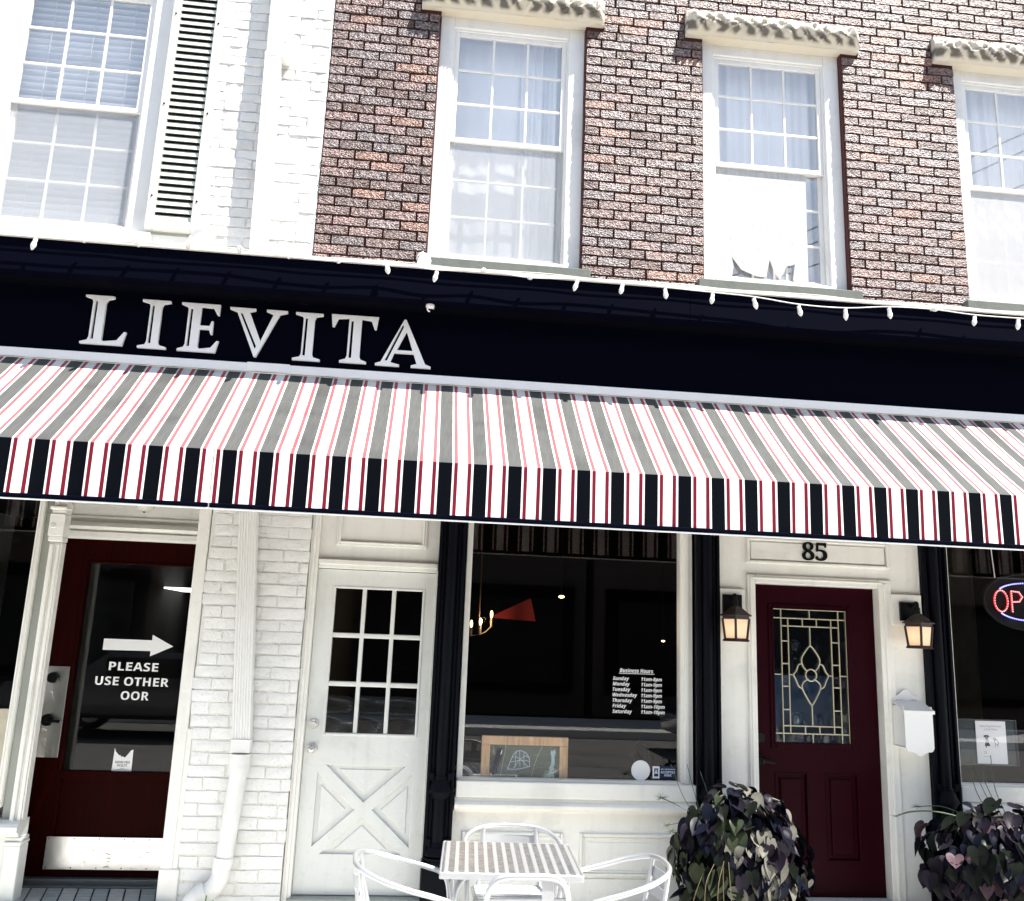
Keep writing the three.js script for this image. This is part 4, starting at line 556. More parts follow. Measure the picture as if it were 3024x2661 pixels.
// ------------------------------------------------------------------ lettering and stickers on the glass
{
  const z = -0.0855, h = thing('window_lettering', 'white business hours lettering on the large shop window', 'lettering', [2.45, 1.15, z]);
  part('heading', [text('Business Hours', FB, 0.026, 2.318, 1.437, z, { w: 0.232, shear: 0.22 }), bx(2.312, 2.562, 1.4285, 1.432, z, z + 0.0008)], M.decal, h);
  const days = ['Sunday', 'Monday', 'Tuesday', 'Wednesday', 'Thursday', 'Friday', 'Saturday'], hrs = ['11am-8pm', '11am-9pm', '11am-9pm', '11am-9pm', '11am-9pm', '11am-10pm', '11am-10pm'], ww = [0.11, 0.115, 0.124, 0.172, 0.138, 0.092, 0.132];
  days.forEach((d, i) => { const y = 1.384 - i * 0.0364; part('line', [text(d, FB, 0.0235, 2.27, y, z, { w: ww[i], shear: 0.22 }), text(hrs[i], FB, 0.0235, 2.47, y, z, { w: i < 5 ? 0.146 : 0.166, shear: 0.22 })], M.decal, h); });
}
{
  const z = -0.3698 + 0.0006, h = thing('door_lettering', 'white arrow and lettering on the glass of the dark red door', 'lettering', [-0.98, 1.13, z]);
  part('arrow', poly([[-1.213, 1.455], [-0.897, 1.457], [-0.897, 1.422], [-0.75, 1.493], [-0.895, 1.567], [-0.894, 1.53], [-1.213, 1.53]], 0.0008, 0, [], z), M.decal, h);
  part('line', text('PLEASE', FB, 0.056, -1.157, 1.322, z, { w: 0.325 }), M.decal, h); part('line', text('USE OTHER', FB, 0.056, -1.235, 1.224, z, { w: 0.483 }), M.decal, h); part('line', text('OOR', FB, 0.056, -1.056, 1.131, z, { w: 0.184 }), M.decal, h);
}
function canvasMat(w, h, draw, o = {}) { const c = document.createElement('canvas'); c.width = w; c.height = h; const x = c.getContext('2d'); draw(x, w, h); const t = new THREE.CanvasTexture(c); t.colorSpace = THREE.SRGBColorSpace; return std(0xffffff, { map: t, roughness: 0.7, ...o }); }
const card = (x0, x1, y0, y1, z, th = 0.001) => { const g = new THREE.BoxGeometry(x1 - x0, y1 - y0, th); g.translate((x0 + x1) / 2, (y0 + y1) / 2, z + th / 2); return g; };
{
  const z = -0.3692, s = thing('torn_sticker', 'torn white smoke-free sticker low on the dark red door glass', 'sticker', [-0.99, 0.672, z]);
  const g = poly([[-1.055, 0.673], [-0.928, 0.673], [-0.93, 0.812], [-0.945, 0.805], [-0.957, 0.788], [-0.972, 0.768], [-0.98, 0.758], [-0.995, 0.768], [-1.004, 0.762], [-1.01, 0.776], [-1.018, 0.772], [-1.03, 0.785], [-1.042, 0.796], [-1.051, 0.82]], 0.0006, 0, [], z);
  part('paper', g, M.decal, s); const ink = std([0.03, 0.03, 0.03]);
  part('print', [text('SMOKE-FREE', FB, 0.0155, -0.991, 0.722, z + 0.0006, { w: 0.096, center: true, depth: 0.0004 }), text('FACILITY', FB, 0.0155, -0.991, 0.702, z + 0.0006, { w: 0.066, center: true, depth: 0.0004 }), bx(-1.03, -0.955, 0.682, 0.6835, z + 0.0006, z + 0.001), bx(-1.005, -0.975, 0.69, 0.692, z + 0.0006, z + 0.001)], ink, s);
}
{
  const z = -0.0852, s = thing('round_sticker', 'plain white round sticker at the foot of the shop window', 'sticker', [2.469, 0.73, z]);
  part('disc', uvb(new THREE.CylinderGeometry(0.065, 0.065, 0.0008, 48).rotateX(Math.PI / 2).translate(2.47, 0.797, z)), M.decal, s);
  const t = thing('blue_sticker', 'small dark blue and white sticker at the lower right of the shop window', 'sticker', [2.63, 0.748, z]);
  part('label', card(2.552, 2.716, 0.748, 0.826, z), canvasMat(512, 244, (x, w, h) => { x.fillStyle = '#12264a'; x.fillRect(0, 0, w, h); x.fillStyle = '#e8e8e8'; x.fillRect(0, 0, 150, h); x.fillStyle = '#4a6a88'; x.fillRect(32, 40, 90, 165); x.fillStyle = '#c8d4de'; x.beginPath(); x.moveTo(40, 150); x.lineTo(78, 60); x.lineTo(112, 150); x.fill(); x.fillStyle = '#1d2b33'; x.fillRect(32, 150, 90, 55); x.fillStyle = '#dfe6ee'; x.textAlign = 'center'; x.font = 'bold 34px sans-serif'; x.fillText('GIFT CERTIFICATES', 332, 70, 340); x.font = 'bold 64px sans-serif'; x.fillText('ACCEPTED', 332, 140, 340); x.fillText('HERE', 332, 200, 200); }), t);
}
// ------------------------------------------------------------------ things behind the glass
{
  const z = -0.125, b = thing('chalkboard', 'oak-framed chalkboard with chalk drawings inside the shop window', 'chalkboard', [1.69, 0.6, z]);
  const x0 = 1.388, x1 = 1.975, y1 = 0.993;
  part('frame', [rb(x0, x0 + 0.058, 0.6, y1 - 0.058, z - 0.01, z + 0.015, 0.004), rb(x1 - 0.058, x1, 0.6, y1 - 0.058, z - 0.01, z + 0.015, 0.004), rb(x0, x1, y1 - 0.058, y1, z - 0.01, z + 0.0155, 0.004)], M.oak, b);
  part('slate', card(x0 + 0.05, x1 - 0.05, 0.6, y1 - 0.05, z - 0.008, 0.006), canvasMat(1024, 720, (x, w, h) => {
    x.fillStyle = '#62695e'; x.fillRect(0, 0, w, h); for (let i = 0; i < 900; i++) { x.fillStyle = `rgba(${150 + rnd() * 60},${160 + rnd() * 50},150,${0.03 + rnd() * 0.05})`; x.fillRect(rnd() * w, rnd() * h * 0.9, 4 + rnd() * 60, 2 + rnd() * 16); }
    const st = (c, lw, pts) => { x.strokeStyle = c; x.lineWidth = lw; x.lineJoin = x.lineCap = 'round'; x.beginPath(); pts.forEach(([a, q], i) => i ? x.lineTo(a, q) : x.moveTo(a, q)); x.stroke(); };
    st('#9aa596', 9, [[245, 0], [235, 90], [205, 260], [165, 520]]); st('#9aa596', 9, [[760, 30], [690, 180], [640, 330], [600, 520]]);
    const wv = '#b9c8dc'; st(wv, 9, [[275, 345], [305, 260], [350, 150], [400, 100], [460, 92], [530, 120], [580, 190], [590, 300], [480, 330], [380, 345], [275, 345]]); st(wv, 7, [[440, 95], [450, 300]]); st(wv, 7, [[340, 180], [400, 180], [450, 205], [520, 160], [570, 180]]); st(wv, 7, [[310, 250], [380, 235], [460, 220], [540, 225], [590, 240]]); st(wv, 7, [[390, 110], [380, 320]]); st(wv, 7, [[450, 205], [360, 330]]); st(wv, 7, [[450, 205], [570, 310]]); st(wv, 7, [[500, 110], [510, 300]]);
    for (let k = 0; k < 26; k++) st(k % 3 ? '#9cc0dc' : '#c5d0a8', 6, [[880 + rnd() * 90, 70 + rnd() * 60], [900 + rnd() * 50, 200 + rnd() * 60], [870 + rnd() * 60, 300 + rnd() * 60], [820 + rnd() * 130, 420 + rnd() * 90]]);
    for (let k = 0; k < 7; k++) st('#b6bfa5', 6, [[930 + rnd() * 40, 250 + rnd() * 150], [820 + rnd() * 50, 350 + rnd() * 80], [740, 520]]); st('#e8e8e0', 16, [[405, 430], [395, 500]]); for (let k = 0; k < 12; k++) st('rgba(190,190,180,.5)', 5, [[30 + rnd() * 60, 20 + rnd() * 160], [60 + rnd() * 60, 120 + rnd() * 100]]);
  }), b);
  const e = thing('felt_eraser', 'dark narrow object leaning on the chalkboard inside the window', 'eraser', [1.5, 0.72, -0.15]);
  part('body', [uvb(new THREE.CapsuleGeometry(0.022, 0.13, 4, 14).scale(1, 1, 0.6).rotateZ(-0.3).translate(1.492, 0.83, -0.103))], std([0.01, 0.016, 0.03], { roughness: 0.4 }), e); part('tip', uvb(new THREE.SphereGeometry(0.011, 10, 8).scale(0.7, 2, 0.7).rotateZ(-0.3).translate(1.518, 0.885, -0.098)), M.decal, e);
  const r = thing('metal_hoop', 'curved grey metal hoop in the lower left corner of the shop window', 'hoop', [1.26, 0.7, -0.16]);
  part('ring', [uvb(new THREE.TorusGeometry(0.085, 0.006, 8, 40).translate(1.255, 0.705, -0.15)), uvb(new THREE.TorusGeometry(0.074, 0.004, 8, 40).translate(1.255, 0.705, -0.15))], M.steel, r);
  const s = thing('chalk_stick', 'white stick lying on the window ledge beside the chalkboard', 'stick', [1.4, 0.73, -0.13]);
  part('stick', uvb(rod([1.34, 0.737, -0.13], [1.455, 0.739, -0.13], 0.006)), M.decal, s); part('end', uvb(new THREE.SphereGeometry(0.012, 10, 8).translate(1.458, 0.741, -0.13)), M.decal, s);
  const tw = thing('twig', 'bare dark twigs standing behind the round sticker in the window', 'twig', [2.55, 0.72, -0.2]);
  const tm = std([0.012, 0.01, 0.01]);
  for (const pts of [[[2.46, 0.74, -0.2], [2.455, 0.83, -0.2], [2.44, 0.885, -0.2], [2.475, 0.91, -0.2], [2.45, 0.945, -0.2], [2.5, 0.985, -0.2]], [[2.44, 0.885, -0.2], [2.42, 0.868, -0.2]], [[2.462, 0.9, -0.2], [2.505, 0.88, -0.2], [2.525, 0.862, -0.2]], [[2.57, 0.74, -0.2], [2.56, 0.84, -0.2], [2.55, 0.93, -0.2], [2.515, 0.955, -0.2]]]) part('branch', tube(pts, 0.0032, 20, 5, false, 0.1), tm, tw);
  for (const q of [[2.44, 0.885], [2.55, 0.93]]) part('bud', uvb(new THREE.SphereGeometry(0.008, 8, 6).translate(q[0], q[1], -0.2)), tm, tw);
  const c = thing('table_decor', 'low dark foliage along the right foot of the shop window', 'plant', [2.6, 0.72, -0.18]);
  part('foliage', Array.from({ length: 26 }, () => uvb(new THREE.SphereGeometry(rr(0.012, 0.022), 6, 5).scale(1, 0.7, 0.6).translate(rr(2.36, 2.72), rr(0.725, 0.755), rr(-0.2, -0.14)))), tm, c);
}
{ // chandelier and red canopy deep in the shop
  const ch = thing('chandelier', 'small chandelier with lit candle bulbs deep inside the shop', 'chandelier', [1.5, 1.75, -2.5]);
  const bm = std([1, 0.85, 0.55], { emissive: lin(1, 0.62, 0.22), emissiveIntensity: 2.2 });
  for (const [x, y, dz] of [[1.617, 1.853, 0], [1.51, 1.778, 0.05], [1.43, 1.757, -0.05]]) { part('candle_bulb', uvb(new THREE.SphereGeometry(0.017, 12, 10).scale(0.8, 2.1, 0.8).translate(x, y, -2.5 + dz)), bm, ch); part('candle', rod([x, y - 0.035, -2.5 + dz], [x, y - 0.12, -2.5 + dz], 0.012), std([0.05, 0.045, 0.04]), ch); }
  part('arm', [tube([[1.617, 1.735, -2.5], [1.56, 1.68, -2.5], [1.5, 1.66, -2.5], [1.42, 1.64, -2.5]], 0.008, 20, 6), rod([1.5, 1.66, -2.5], [1.5, 3.3, -2.5], 0.006)], M.bronze, ch);
  const l = new THREE.PointLight(lin(1, 0.66, 0.3), 0.3, 8, 2); l.position.set(1.54, 1.8, -2.4); l.castShadow = true; scene.add(l);
  const rc = thing('red_canopy', 'red fabric canopy hanging deep inside the shop', 'canopy', [1.9, 1.8, -2.9]);
  part('fabric', poly([[1.62, 1.83], [2.04, 2.04], [2.10, 1.81]], 0.02, 0.004, [], -2.92), std([0.13, 0.002, 0.004], { roughness: 0.9 }), rc);
  const pd = thing('pendant_lamp', 'tiny lit pendant lamp hanging in the dark shop', 'pendant', [2.29, 2.04, -2.5], 'pendant lamps inside the shop');
  part('bulb', uvb(new THREE.SphereGeometry(0.022, 12, 8).scale(1.3, 0.6, 1).translate(2.29, 2.048, -2.5)), bm, pd); part('cord', rod([2.29, 2.06, -2.5], [2.29, 3.3, -2.5], 0.003, 5), M.black, pd);
  const p2 = pd.clone(); p2.name = 'pendant_lamp_001'; p2.position.set(3.3, 1.66, -2.5); p2.scale.setScalar(0.6); p2.userData = { label: 'faint pendant lamp above the business hours, inside the shop', category: 'pendant', group: 'pendant lamps inside the shop' }; scene.add(p2);
  for (const [x, y] of [[2.29, 2.03], [3.3, 1.65]]) { const q = new THREE.PointLight(lin(1, 0.8, 0.5), 0.06, 4, 2); q.position.set(x, y - 0.04, -2.45); scene.add(q); }
}
{ // ceiling panel behind the dark red door
  const c = thing('ceiling_light', 'bright rectangular ceiling light seen through the dark red door glass', 'ceiling light', [-1.63, 1.985, -3.37]);
  part('diffuser', bx(-1.95, -1.32, 1.985, 2.0, -3.75, -3.0), std([1, 1, 1], { emissive: lin(1, 1, 0.92), emissiveIntensity: 1.0 }), c); part('hanger', [rod([-1.63, 2.0, -3.2], [-1.63, 2.72, -3.2], 0.004, 5), rod([-1.63, 2.0, -3.6], [-1.63, 2.72, -3.6], 0.004, 5)], M.black, c);
  const l = new THREE.PointLight(lin(1, 1, 0.92), 0.02, 5, 2); l.position.set(-1.6, 1.93, -3.35); l.castShadow = true; scene.add(l);
}
{ // dome lamp under the entry ceiling
  const d = thing('dome_lamp', 'small white dome lamp above the dark red door, half hidden by the awning', 'lamp', [-1.015, 2.4, -0.26]);
  part('dome', [uvb(new THREE.SphereGeometry(0.07, 24, 12, 0, 6.2832, Math.PI / 2, Math.PI / 2).scale(1, 0.8, 1).translate(-1.015, 2.455, -0.24)), uvb(new THREE.CylinderGeometry(0.076, 0.072, 0.03, 24).translate(-1.015, 2.468, -0.24))], std([0.62, 0.6, 0.52], { roughness: 0.3 }), d); part('finial', uvb(new THREE.SphereGeometry(0.008, 10, 8).translate(-1.015, 2.397, -0.24)), M.bronze, d); part('stem', rod([-1.015, 2.48, -0.24], [-1.015, 2.66, -0.24], 0.02), M.cream, d);
}
{ // open sign
  const z = -0.14, cx = 5.415, cy = 2.045, s = thing('open_sign', 'oval LED sign reading open in red with a blue ring', 'sign', [cx, 1.85, z]);
  part('backing', uvb(new THREE.CylinderGeometry(0.345, 0.345, 0.012, 48).rotateX(Math.PI / 2).scale(1, 0.6, 1).translate(cx, cy, z - 0.02)), M.black, s); part('rim', uvb(new THREE.TorusGeometry(0.345, 0.012, 8, 60).scale(1, 0.6, 1).translate(cx, cy, z - 0.012)), M.black, s);
  const redM = std([0.4, 0.01, 0.02], { emissive: lin(1, 0.03, 0.06), emissiveIntensity: 0.28 }), redD = std([1, 0.6, 0.6], { emissive: lin(1, 0.5, 0.5), emissiveIntensity: 0.5 }), blM = std([0.05, 0.04, 0.4], { emissive: lin(0.10, 0.09, 1), emissiveIntensity: 0.36 }), blD = std([0.7, 0.7, 1], { emissive: lin(0.6, 0.6, 1), emissiveIntensity: 0.5 });
  const strokes = []; const O = (x) => { const a = []; for (let i = 0; i <= 24; i++) { const t = i / 24 * Math.PI * 2; a.push([x + 0.052 * Math.sin(t), cy + 0.078 * Math.cos(t)]); } return a; };
  const lx = [5.203, 5.287, 5.445, 5.555];
  strokes.push(['O', [O(lx[0])]], ['P', [[[lx[1], cy - 0.075], [lx[1], cy + 0.075], [lx[1] + 0.06, cy + 0.07], [lx[1] + 0.085, cy + 0.035], [lx[1] + 0.06, cy], [lx[1], cy - 0.004]]]], ['E', [[[lx[2] + 0.075, cy + 0.075], [lx[2], cy + 0.075], [lx[2], cy - 0.075], [lx[2] + 0.075, cy - 0.075]], [[lx[2], cy], [lx[2] + 0.065, cy]]]], ['N', [[[lx[3], cy - 0.075], [lx[3], cy + 0.075], [lx[3] + 0.085, cy - 0.075], [lx[3] + 0.085, cy + 0.075]]]]);
  const led = (pts, mat, matD, name) => { const tubes = [], dots = []; for (const q of pts) for (let i = 0; i + 1 < q.length; i++) { const [a, b] = q[i], [c, d] = q[i + 1]; tubes.push(uvb(rod([a, b, z], [c, d, z], 0.007, 6))); const n = Math.max(1, Math.round(Math.hypot(c - a, d - b) / 0.017)); for (let k = 0; k < n; k++) dots.push(uvb(new THREE.SphereGeometry(0.0052, 6, 5).translate(a + (c - a) * k / n, b + (d - b) * k / n, z + 0.006))); } const m = part(name, tubes, mat, s); part('led', dots, matD, m).userData.kind = 'stuff'; };
  for (const [n, q] of strokes) led(q, redM, redD, 'letter');
  for (const sg of [1, -1]) { const a = []; for (let i = 0; i <= 30; i++) { const t = -1.08 + 2.16 * i / 30; a.push([cx + 0.245 * Math.sin(t), cy + sg * (0.062 + 0.088 * Math.cos(t) * 1.0 - 0.088 * Math.cos(1.08) + 0.028)]); } led([a], blM, blD, 'ring'); }
  part('cord', tube([[5.15, 2.62, z], [5.155, 2.42, z], [5.168, 2.215, z]], 0.004, 16, 6), M.vinyl, s);
}
{ // poster behind the right window
  const z = -0.15, p = thing('poster', 'white paper notice held in a clear frame in the right shop window', 'poster', [5.05, 0.88, z]);
  part('frame', frame(4.772, 5.252, 0.878, 1.196, 0.008, z - 0.004, z + 0.006, 0.002), std([0.06, 0.075, 0.08], { roughness: 0.3 }), p);
  part('backing', card(4.776, 5.248, 0.882, 1.192, z - 0.006), std([0.035, 0.05, 0.055], { roughness: 0.25 }), p);
  part('paper', card(4.938, 5.168, 0.89, 1.184, z + 0.001), canvasMat(512, 654, (x, w, h) => {
    x.fillStyle = '#f2f2f2'; x.fillRect(0, 0, w, h); x.fillStyle = '#8a8a92'; x.textAlign = 'center'; x.font = '42px sans-serif'; x.fillText('Every Dog Deserves', w / 2, 92, 380); x.fillText('a Safe Place', w / 2, 142, 240);
    x.fillStyle = '#2a2a30'; x.beginPath(); x.ellipse(175, 235, 48, 20, 0, 0, 7); x.fill(); x.beginPath(); x.arc(178, 262, 26, 0, 7); x.fillStyle = '#8c8c90'; x.fill(); x.fillStyle = '#c9c9cc'; x.fillRect(152, 288, 60, 50); x.fillStyle = '#2a2a30'; x.beginPath(); x.moveTo(150, 335); x.lineTo(214, 335); x.lineTo(232, 385); x.lineTo(138, 385); x.fill(); x.fillRect(160, 385, 12, 26);
    x.strokeStyle = '#77777c'; x.lineWidth = 9; x.beginPath(); x.ellipse(340, 320, 26, 44, -0.5, 0, 7); x.stroke(); x.beginPath(); x.arc(312, 275, 18, 0, 7); x.stroke(); x.beginPath(); x.moveTo(320, 360); x.lineTo(315, 400); x.moveTo(355, 360); x.lineTo(365, 398); x.stroke();
    x.strokeStyle = '#aaaab0'; x.lineWidth = 6; x.strokeRect(130, 470, 28, 26); x.fillStyle = '#b8b8bc'; x.fillRect(110, 540, 120, 6);
  }), p);
}

// ------------------------------------------------------------------ table and chairs
{
  const t = thing('cafe_table', 'square metal cafe table with a patterned steel top among the chairs', 'table', [1.43, FL, 1.39]);
  const x0 = 1.1, x1 = 1.76, z0 = 1.07, z1 = 1.70, y = 0.578, a = 0.02;
  const rot = (g) => g.translate(-1.43, 0, -1.39).rotateY(-0.06).translate(1.43, 0, 1.39);
  const pat = tex(512, 512, (u, v) => { const n = 14, c = u * n, f = c - Math.floor(c), r = v * 44, q = r - Math.floor(r), z = 0.10 * (q < 0.5 ? q : 1 - q); const band = ss(0.30 - z, 0.36 - z, f) * (1 - ss(0.66 + z, 0.72 + z, f)); const m = fbm(u, v, 40, 40, 3, 300); return 0.22 + 0.36 * m * (1 - band) + 0.62 * band; });
  const g = new RoundedBoxGeometry(x1 - x0, 0.03, z1 - z0, 4, 0.014); g.translate(1.43, y - 0.015, 1.39);
  const p = g.attributes.position, uv = g.attributes.uv; for (let i = 0; i < p.count; i++) uv.setXY(i, (p.getX(i) - x0) / (x1 - x0), (p.getZ(i) - z0) / (z1 - z0)); part('table_top', rot(g), std([0.60, 0.615, 0.64], { roughness: 0.42, metalness: 0.7, map: pat, bumpMap: pat, bumpScale: 0.003 }), t);
  part('rim', [rot(rb(x0 - 0.003, x1 + 0.003, y - 0.034, y - 0.003, z1 - 0.004, z1 + 0.006, 0.005)), rot(rb(x0 - 0.003, x1 + 0.003, y - 0.034, y - 0.003, z0 - 0.006, z0 + 0.004, 0.005)), rot(rb(x0 - 0.006, x0 + 0.004, y - 0.034, y - 0.003, z0, z1, 0.005)), rot(rb(x1 - 0.004, x1 + 0.006, y - 0.034, y - 0.003, z0, z1, 0.005))], M.alu, t);
  for (const [lx, lz] of [[0.07, 0.07], [0.07, -0.07], [-0.07, 0.07], [-0.07, -0.07]]) { const px = lx > 0 ? x0 + lx : x1 + lx, pz = lz > 0 ? z0 + lz : z1 + lz; const ix = px + Math.sign(lx) * 0.04, iz = pz + Math.sign(lz) * 0.04; part('leg', rot(tube([[ix + Math.sign(lx) * 0.05, y - 0.04, iz + Math.sign(lz) * 0.05], [ix, y - 0.055, iz], [px, y - 0.12, pz], [px, y - 0.35, pz], [px - Math.sign(lx) * 0.02, FL + 0.012, pz - Math.sign(lz) * 0.02]], 0.0135, 30, 10)), M.alu, t); }
}
function chair(label, x, z, turn, armless) {
  const c = thing('cafe_chair', label, 'chair', [x, FL, z], 'metal cafe chairs around the table');
  const P = (n, g) => part(n, g, M.alu, c);
  const W = (pts, r, s = 60) => tube(pts, r, s, 10);
  const T = (g) => { if (armless) g.scale(1, 1.13, 1); g.rotateY(turn); g.translate(x, FL, z); return g; };
  const wid = 0.262;
  if (!armless) {
    const half = (s) => [[s * wid, 0.0, 0.24], [s * wid, 0.3, 0.235], [s * wid, 0.52, 0.225], [s * (wid + 0.005), 0.6, 0.19], [s * (wid + 0.008), 0.632, 0.11], [s * (wid + 0.006), 0.66, 0.0], [s * (wid - 0.01), 0.695, -0.12], [s * (wid - 0.075), 0.722, -0.21]];
    P('arm_loop', T(W([...half(-1), [-0.1, 0.732, -0.245], [0, 0.735, -0.252], [0.1, 0.732, -0.245], ...half(1).reverse()], 0.0128, 160)));
    for (const s of [-1, 1]) { P('back_leg', T(W([[s * 0.15, 0.728, -0.228], [s * 0.155, 0.6, -0.205], [s * 0.17, 0.44, -0.175], [s * 0.2, 0.25, -0.21], [s * 0.215, 0.0, -0.27]], 0.0125, 40))); }
    for (const y of [0.50, 0.585, 0.662]) { const g = new THREE.BoxGeometry(0.31, 0.05, 0.006, 10, 1, 1), p = g.attributes.position; for (let i = 0; i < p.count; i++) p.setZ(i, p.getZ(i) - 0.03 * (1 - Math.pow(p.getX(i) / 0.155, 2))); g.rotateX(-0.15); g.computeVertexNormals(); g.translate(0, y, -0.185 - (y - 0.44) * 0.18); P('back_slat', T(uvb(g))); }
  } else {
    P('back_loop', T(W([[-0.172, 0.0, -0.27], [-0.17, 0.25, -0.215], [-0.165, 0.42, -0.18], [-0.168, 0.6, -0.215], [-0.16, 0.69, -0.235], [-0.115, 0.735, -0.245], [0, 0.742, -0.247], [0.115, 0.735, -0.245], [0.16, 0.69, -0.235], [0.168, 0.6, -0.215], [0.165, 0.42, -0.18], [0.17, 0.25, -0.215], [0.172, 0.0, -0.27]], 0.0128, 140)));
    for (const s of [-1, 1]) P('front_leg', T(W([[s * 0.19, 0.0, 0.24], [s * 0.19, 0.3, 0.23], [s * 0.185, 0.42, 0.2], [s * 0.18, 0.44, -0.1]], 0.0125, 40)));
    P('back_rail', T(uvb(rb(-0.155, 0.155, 0.655, 0.668, -0.232, -0.224, 0.003)))); P('back_plate', T(uvb(rb(-0.105, -0.055, 0.66, 0.735, -0.244, -0.234, 0.003))));
    for (let i = 0; i < 6; i++) P('back_slat', T(uvb(rb(-0.158, 0.158, 0.5 + i * 0.026, 0.522 + i * 0.026, -0.212 - i * 0.003, -0.2 - i * 0.003, 0.005))));
  }
  for (let i = 0; i < 7; i++) P('seat_slat', T(uvb(rb(-0.2, 0.2, 0.43, 0.442, -0.17 + i * 0.058, -0.12 + i * 0.058, 0.005))));
  for (const s of [-1, 1]) P('seat_rail', T(uvb(rb(s * 0.2 - 0.01, s * 0.2 + 0.01, 0.412, 0.43, -0.18, 0.23, 0.006))));
  return c;
}
chair('white metal armchair on the left of the cafe table, facing right', 0.935, 1.52, Math.PI / 2 + 0.05);
chair('white metal armchair on the right of the cafe table, facing left', 1.93, 1.535, -Math.PI / 2 - 0.02);
chair('grey-white armchair behind the table with its back to the shop window', 1.5, 0.98, 0.0);
chair('ribbed-back chair nearest the camera, pushed in front of the table', 1.412, 2.0, Math.PI + 0.02, true);

// ------------------------------------------------------------------ planters
const leafMats = [[0.010, 0.008, 0.013], [0.005, 0.006, 0.012], [0.13, 0.125, 0.105], [0.036, 0.045, 0.025], [0.075, 0.048, 0.058], [0.008, 0.010, 0.008]].map((c) => phy(c, { roughness: 0.36, side: THREE.DoubleSide, specularIntensity: 0.12 }));
const brightLeaf = phy([0.12, 0.16, 0.05], { roughness: 0.5, side: THREE.DoubleSide });
function heart(w, l, cup, fold) { const out = [[0, 0], [0.12, 0.09], [0.34, 0.17], [0.62, 0.15], [0.86, 0.02], [0.97, -0.18], [0.92, -0.42], [0.72, -0.66], [0.42, -0.88], [0.16, -1.04], [0, -1.18]], pos = [], idx = []; const mid = [0, -0.1, -0.25, -0.4, -0.55, -0.7, -0.85, -1.0, -1.18]; const zz = (x, y) => cup * (0.12 - 0.9 * x * x * w) * w + 0.36 * w * Math.abs(x) - fold * l * 0.85 * Math.pow(Math.max(0, -y - 0.15), 2) ; const add = (x, y) => { pos.push(x * w, y * l + 0.4 * l, zz(x, y) * 1.0); return pos.length / 3 - 1; }; const c = add(0, -0.4); const R = out.map(([x, y]) => add(x, y)), L = out.map(([x, y]) => add(-x, y)); pos[2] -= 0.05 * w; for (let i = 0; i + 1 < out.length; i++) { idx.push(c, R[i + 1], R[i]); idx.push(c, L[i], L[i + 1]); } const g = new THREE.BufferGeometry(); g.setAttribute('position', new THREE.Float32BufferAttribute(pos, 3)); g.setIndex(idx); const h = g.toNonIndexed(); g.computeVertexNormals(); return uvb(g); }
const hearts = [heart(0.056, 0.095, 0.35, 0.5), heart(0.062, 0.112, 0.2, 0.8), heart(0.046, 0.092, 0.6, 0.3), heart(0.058, 0.104, 0.1, -0.2)];
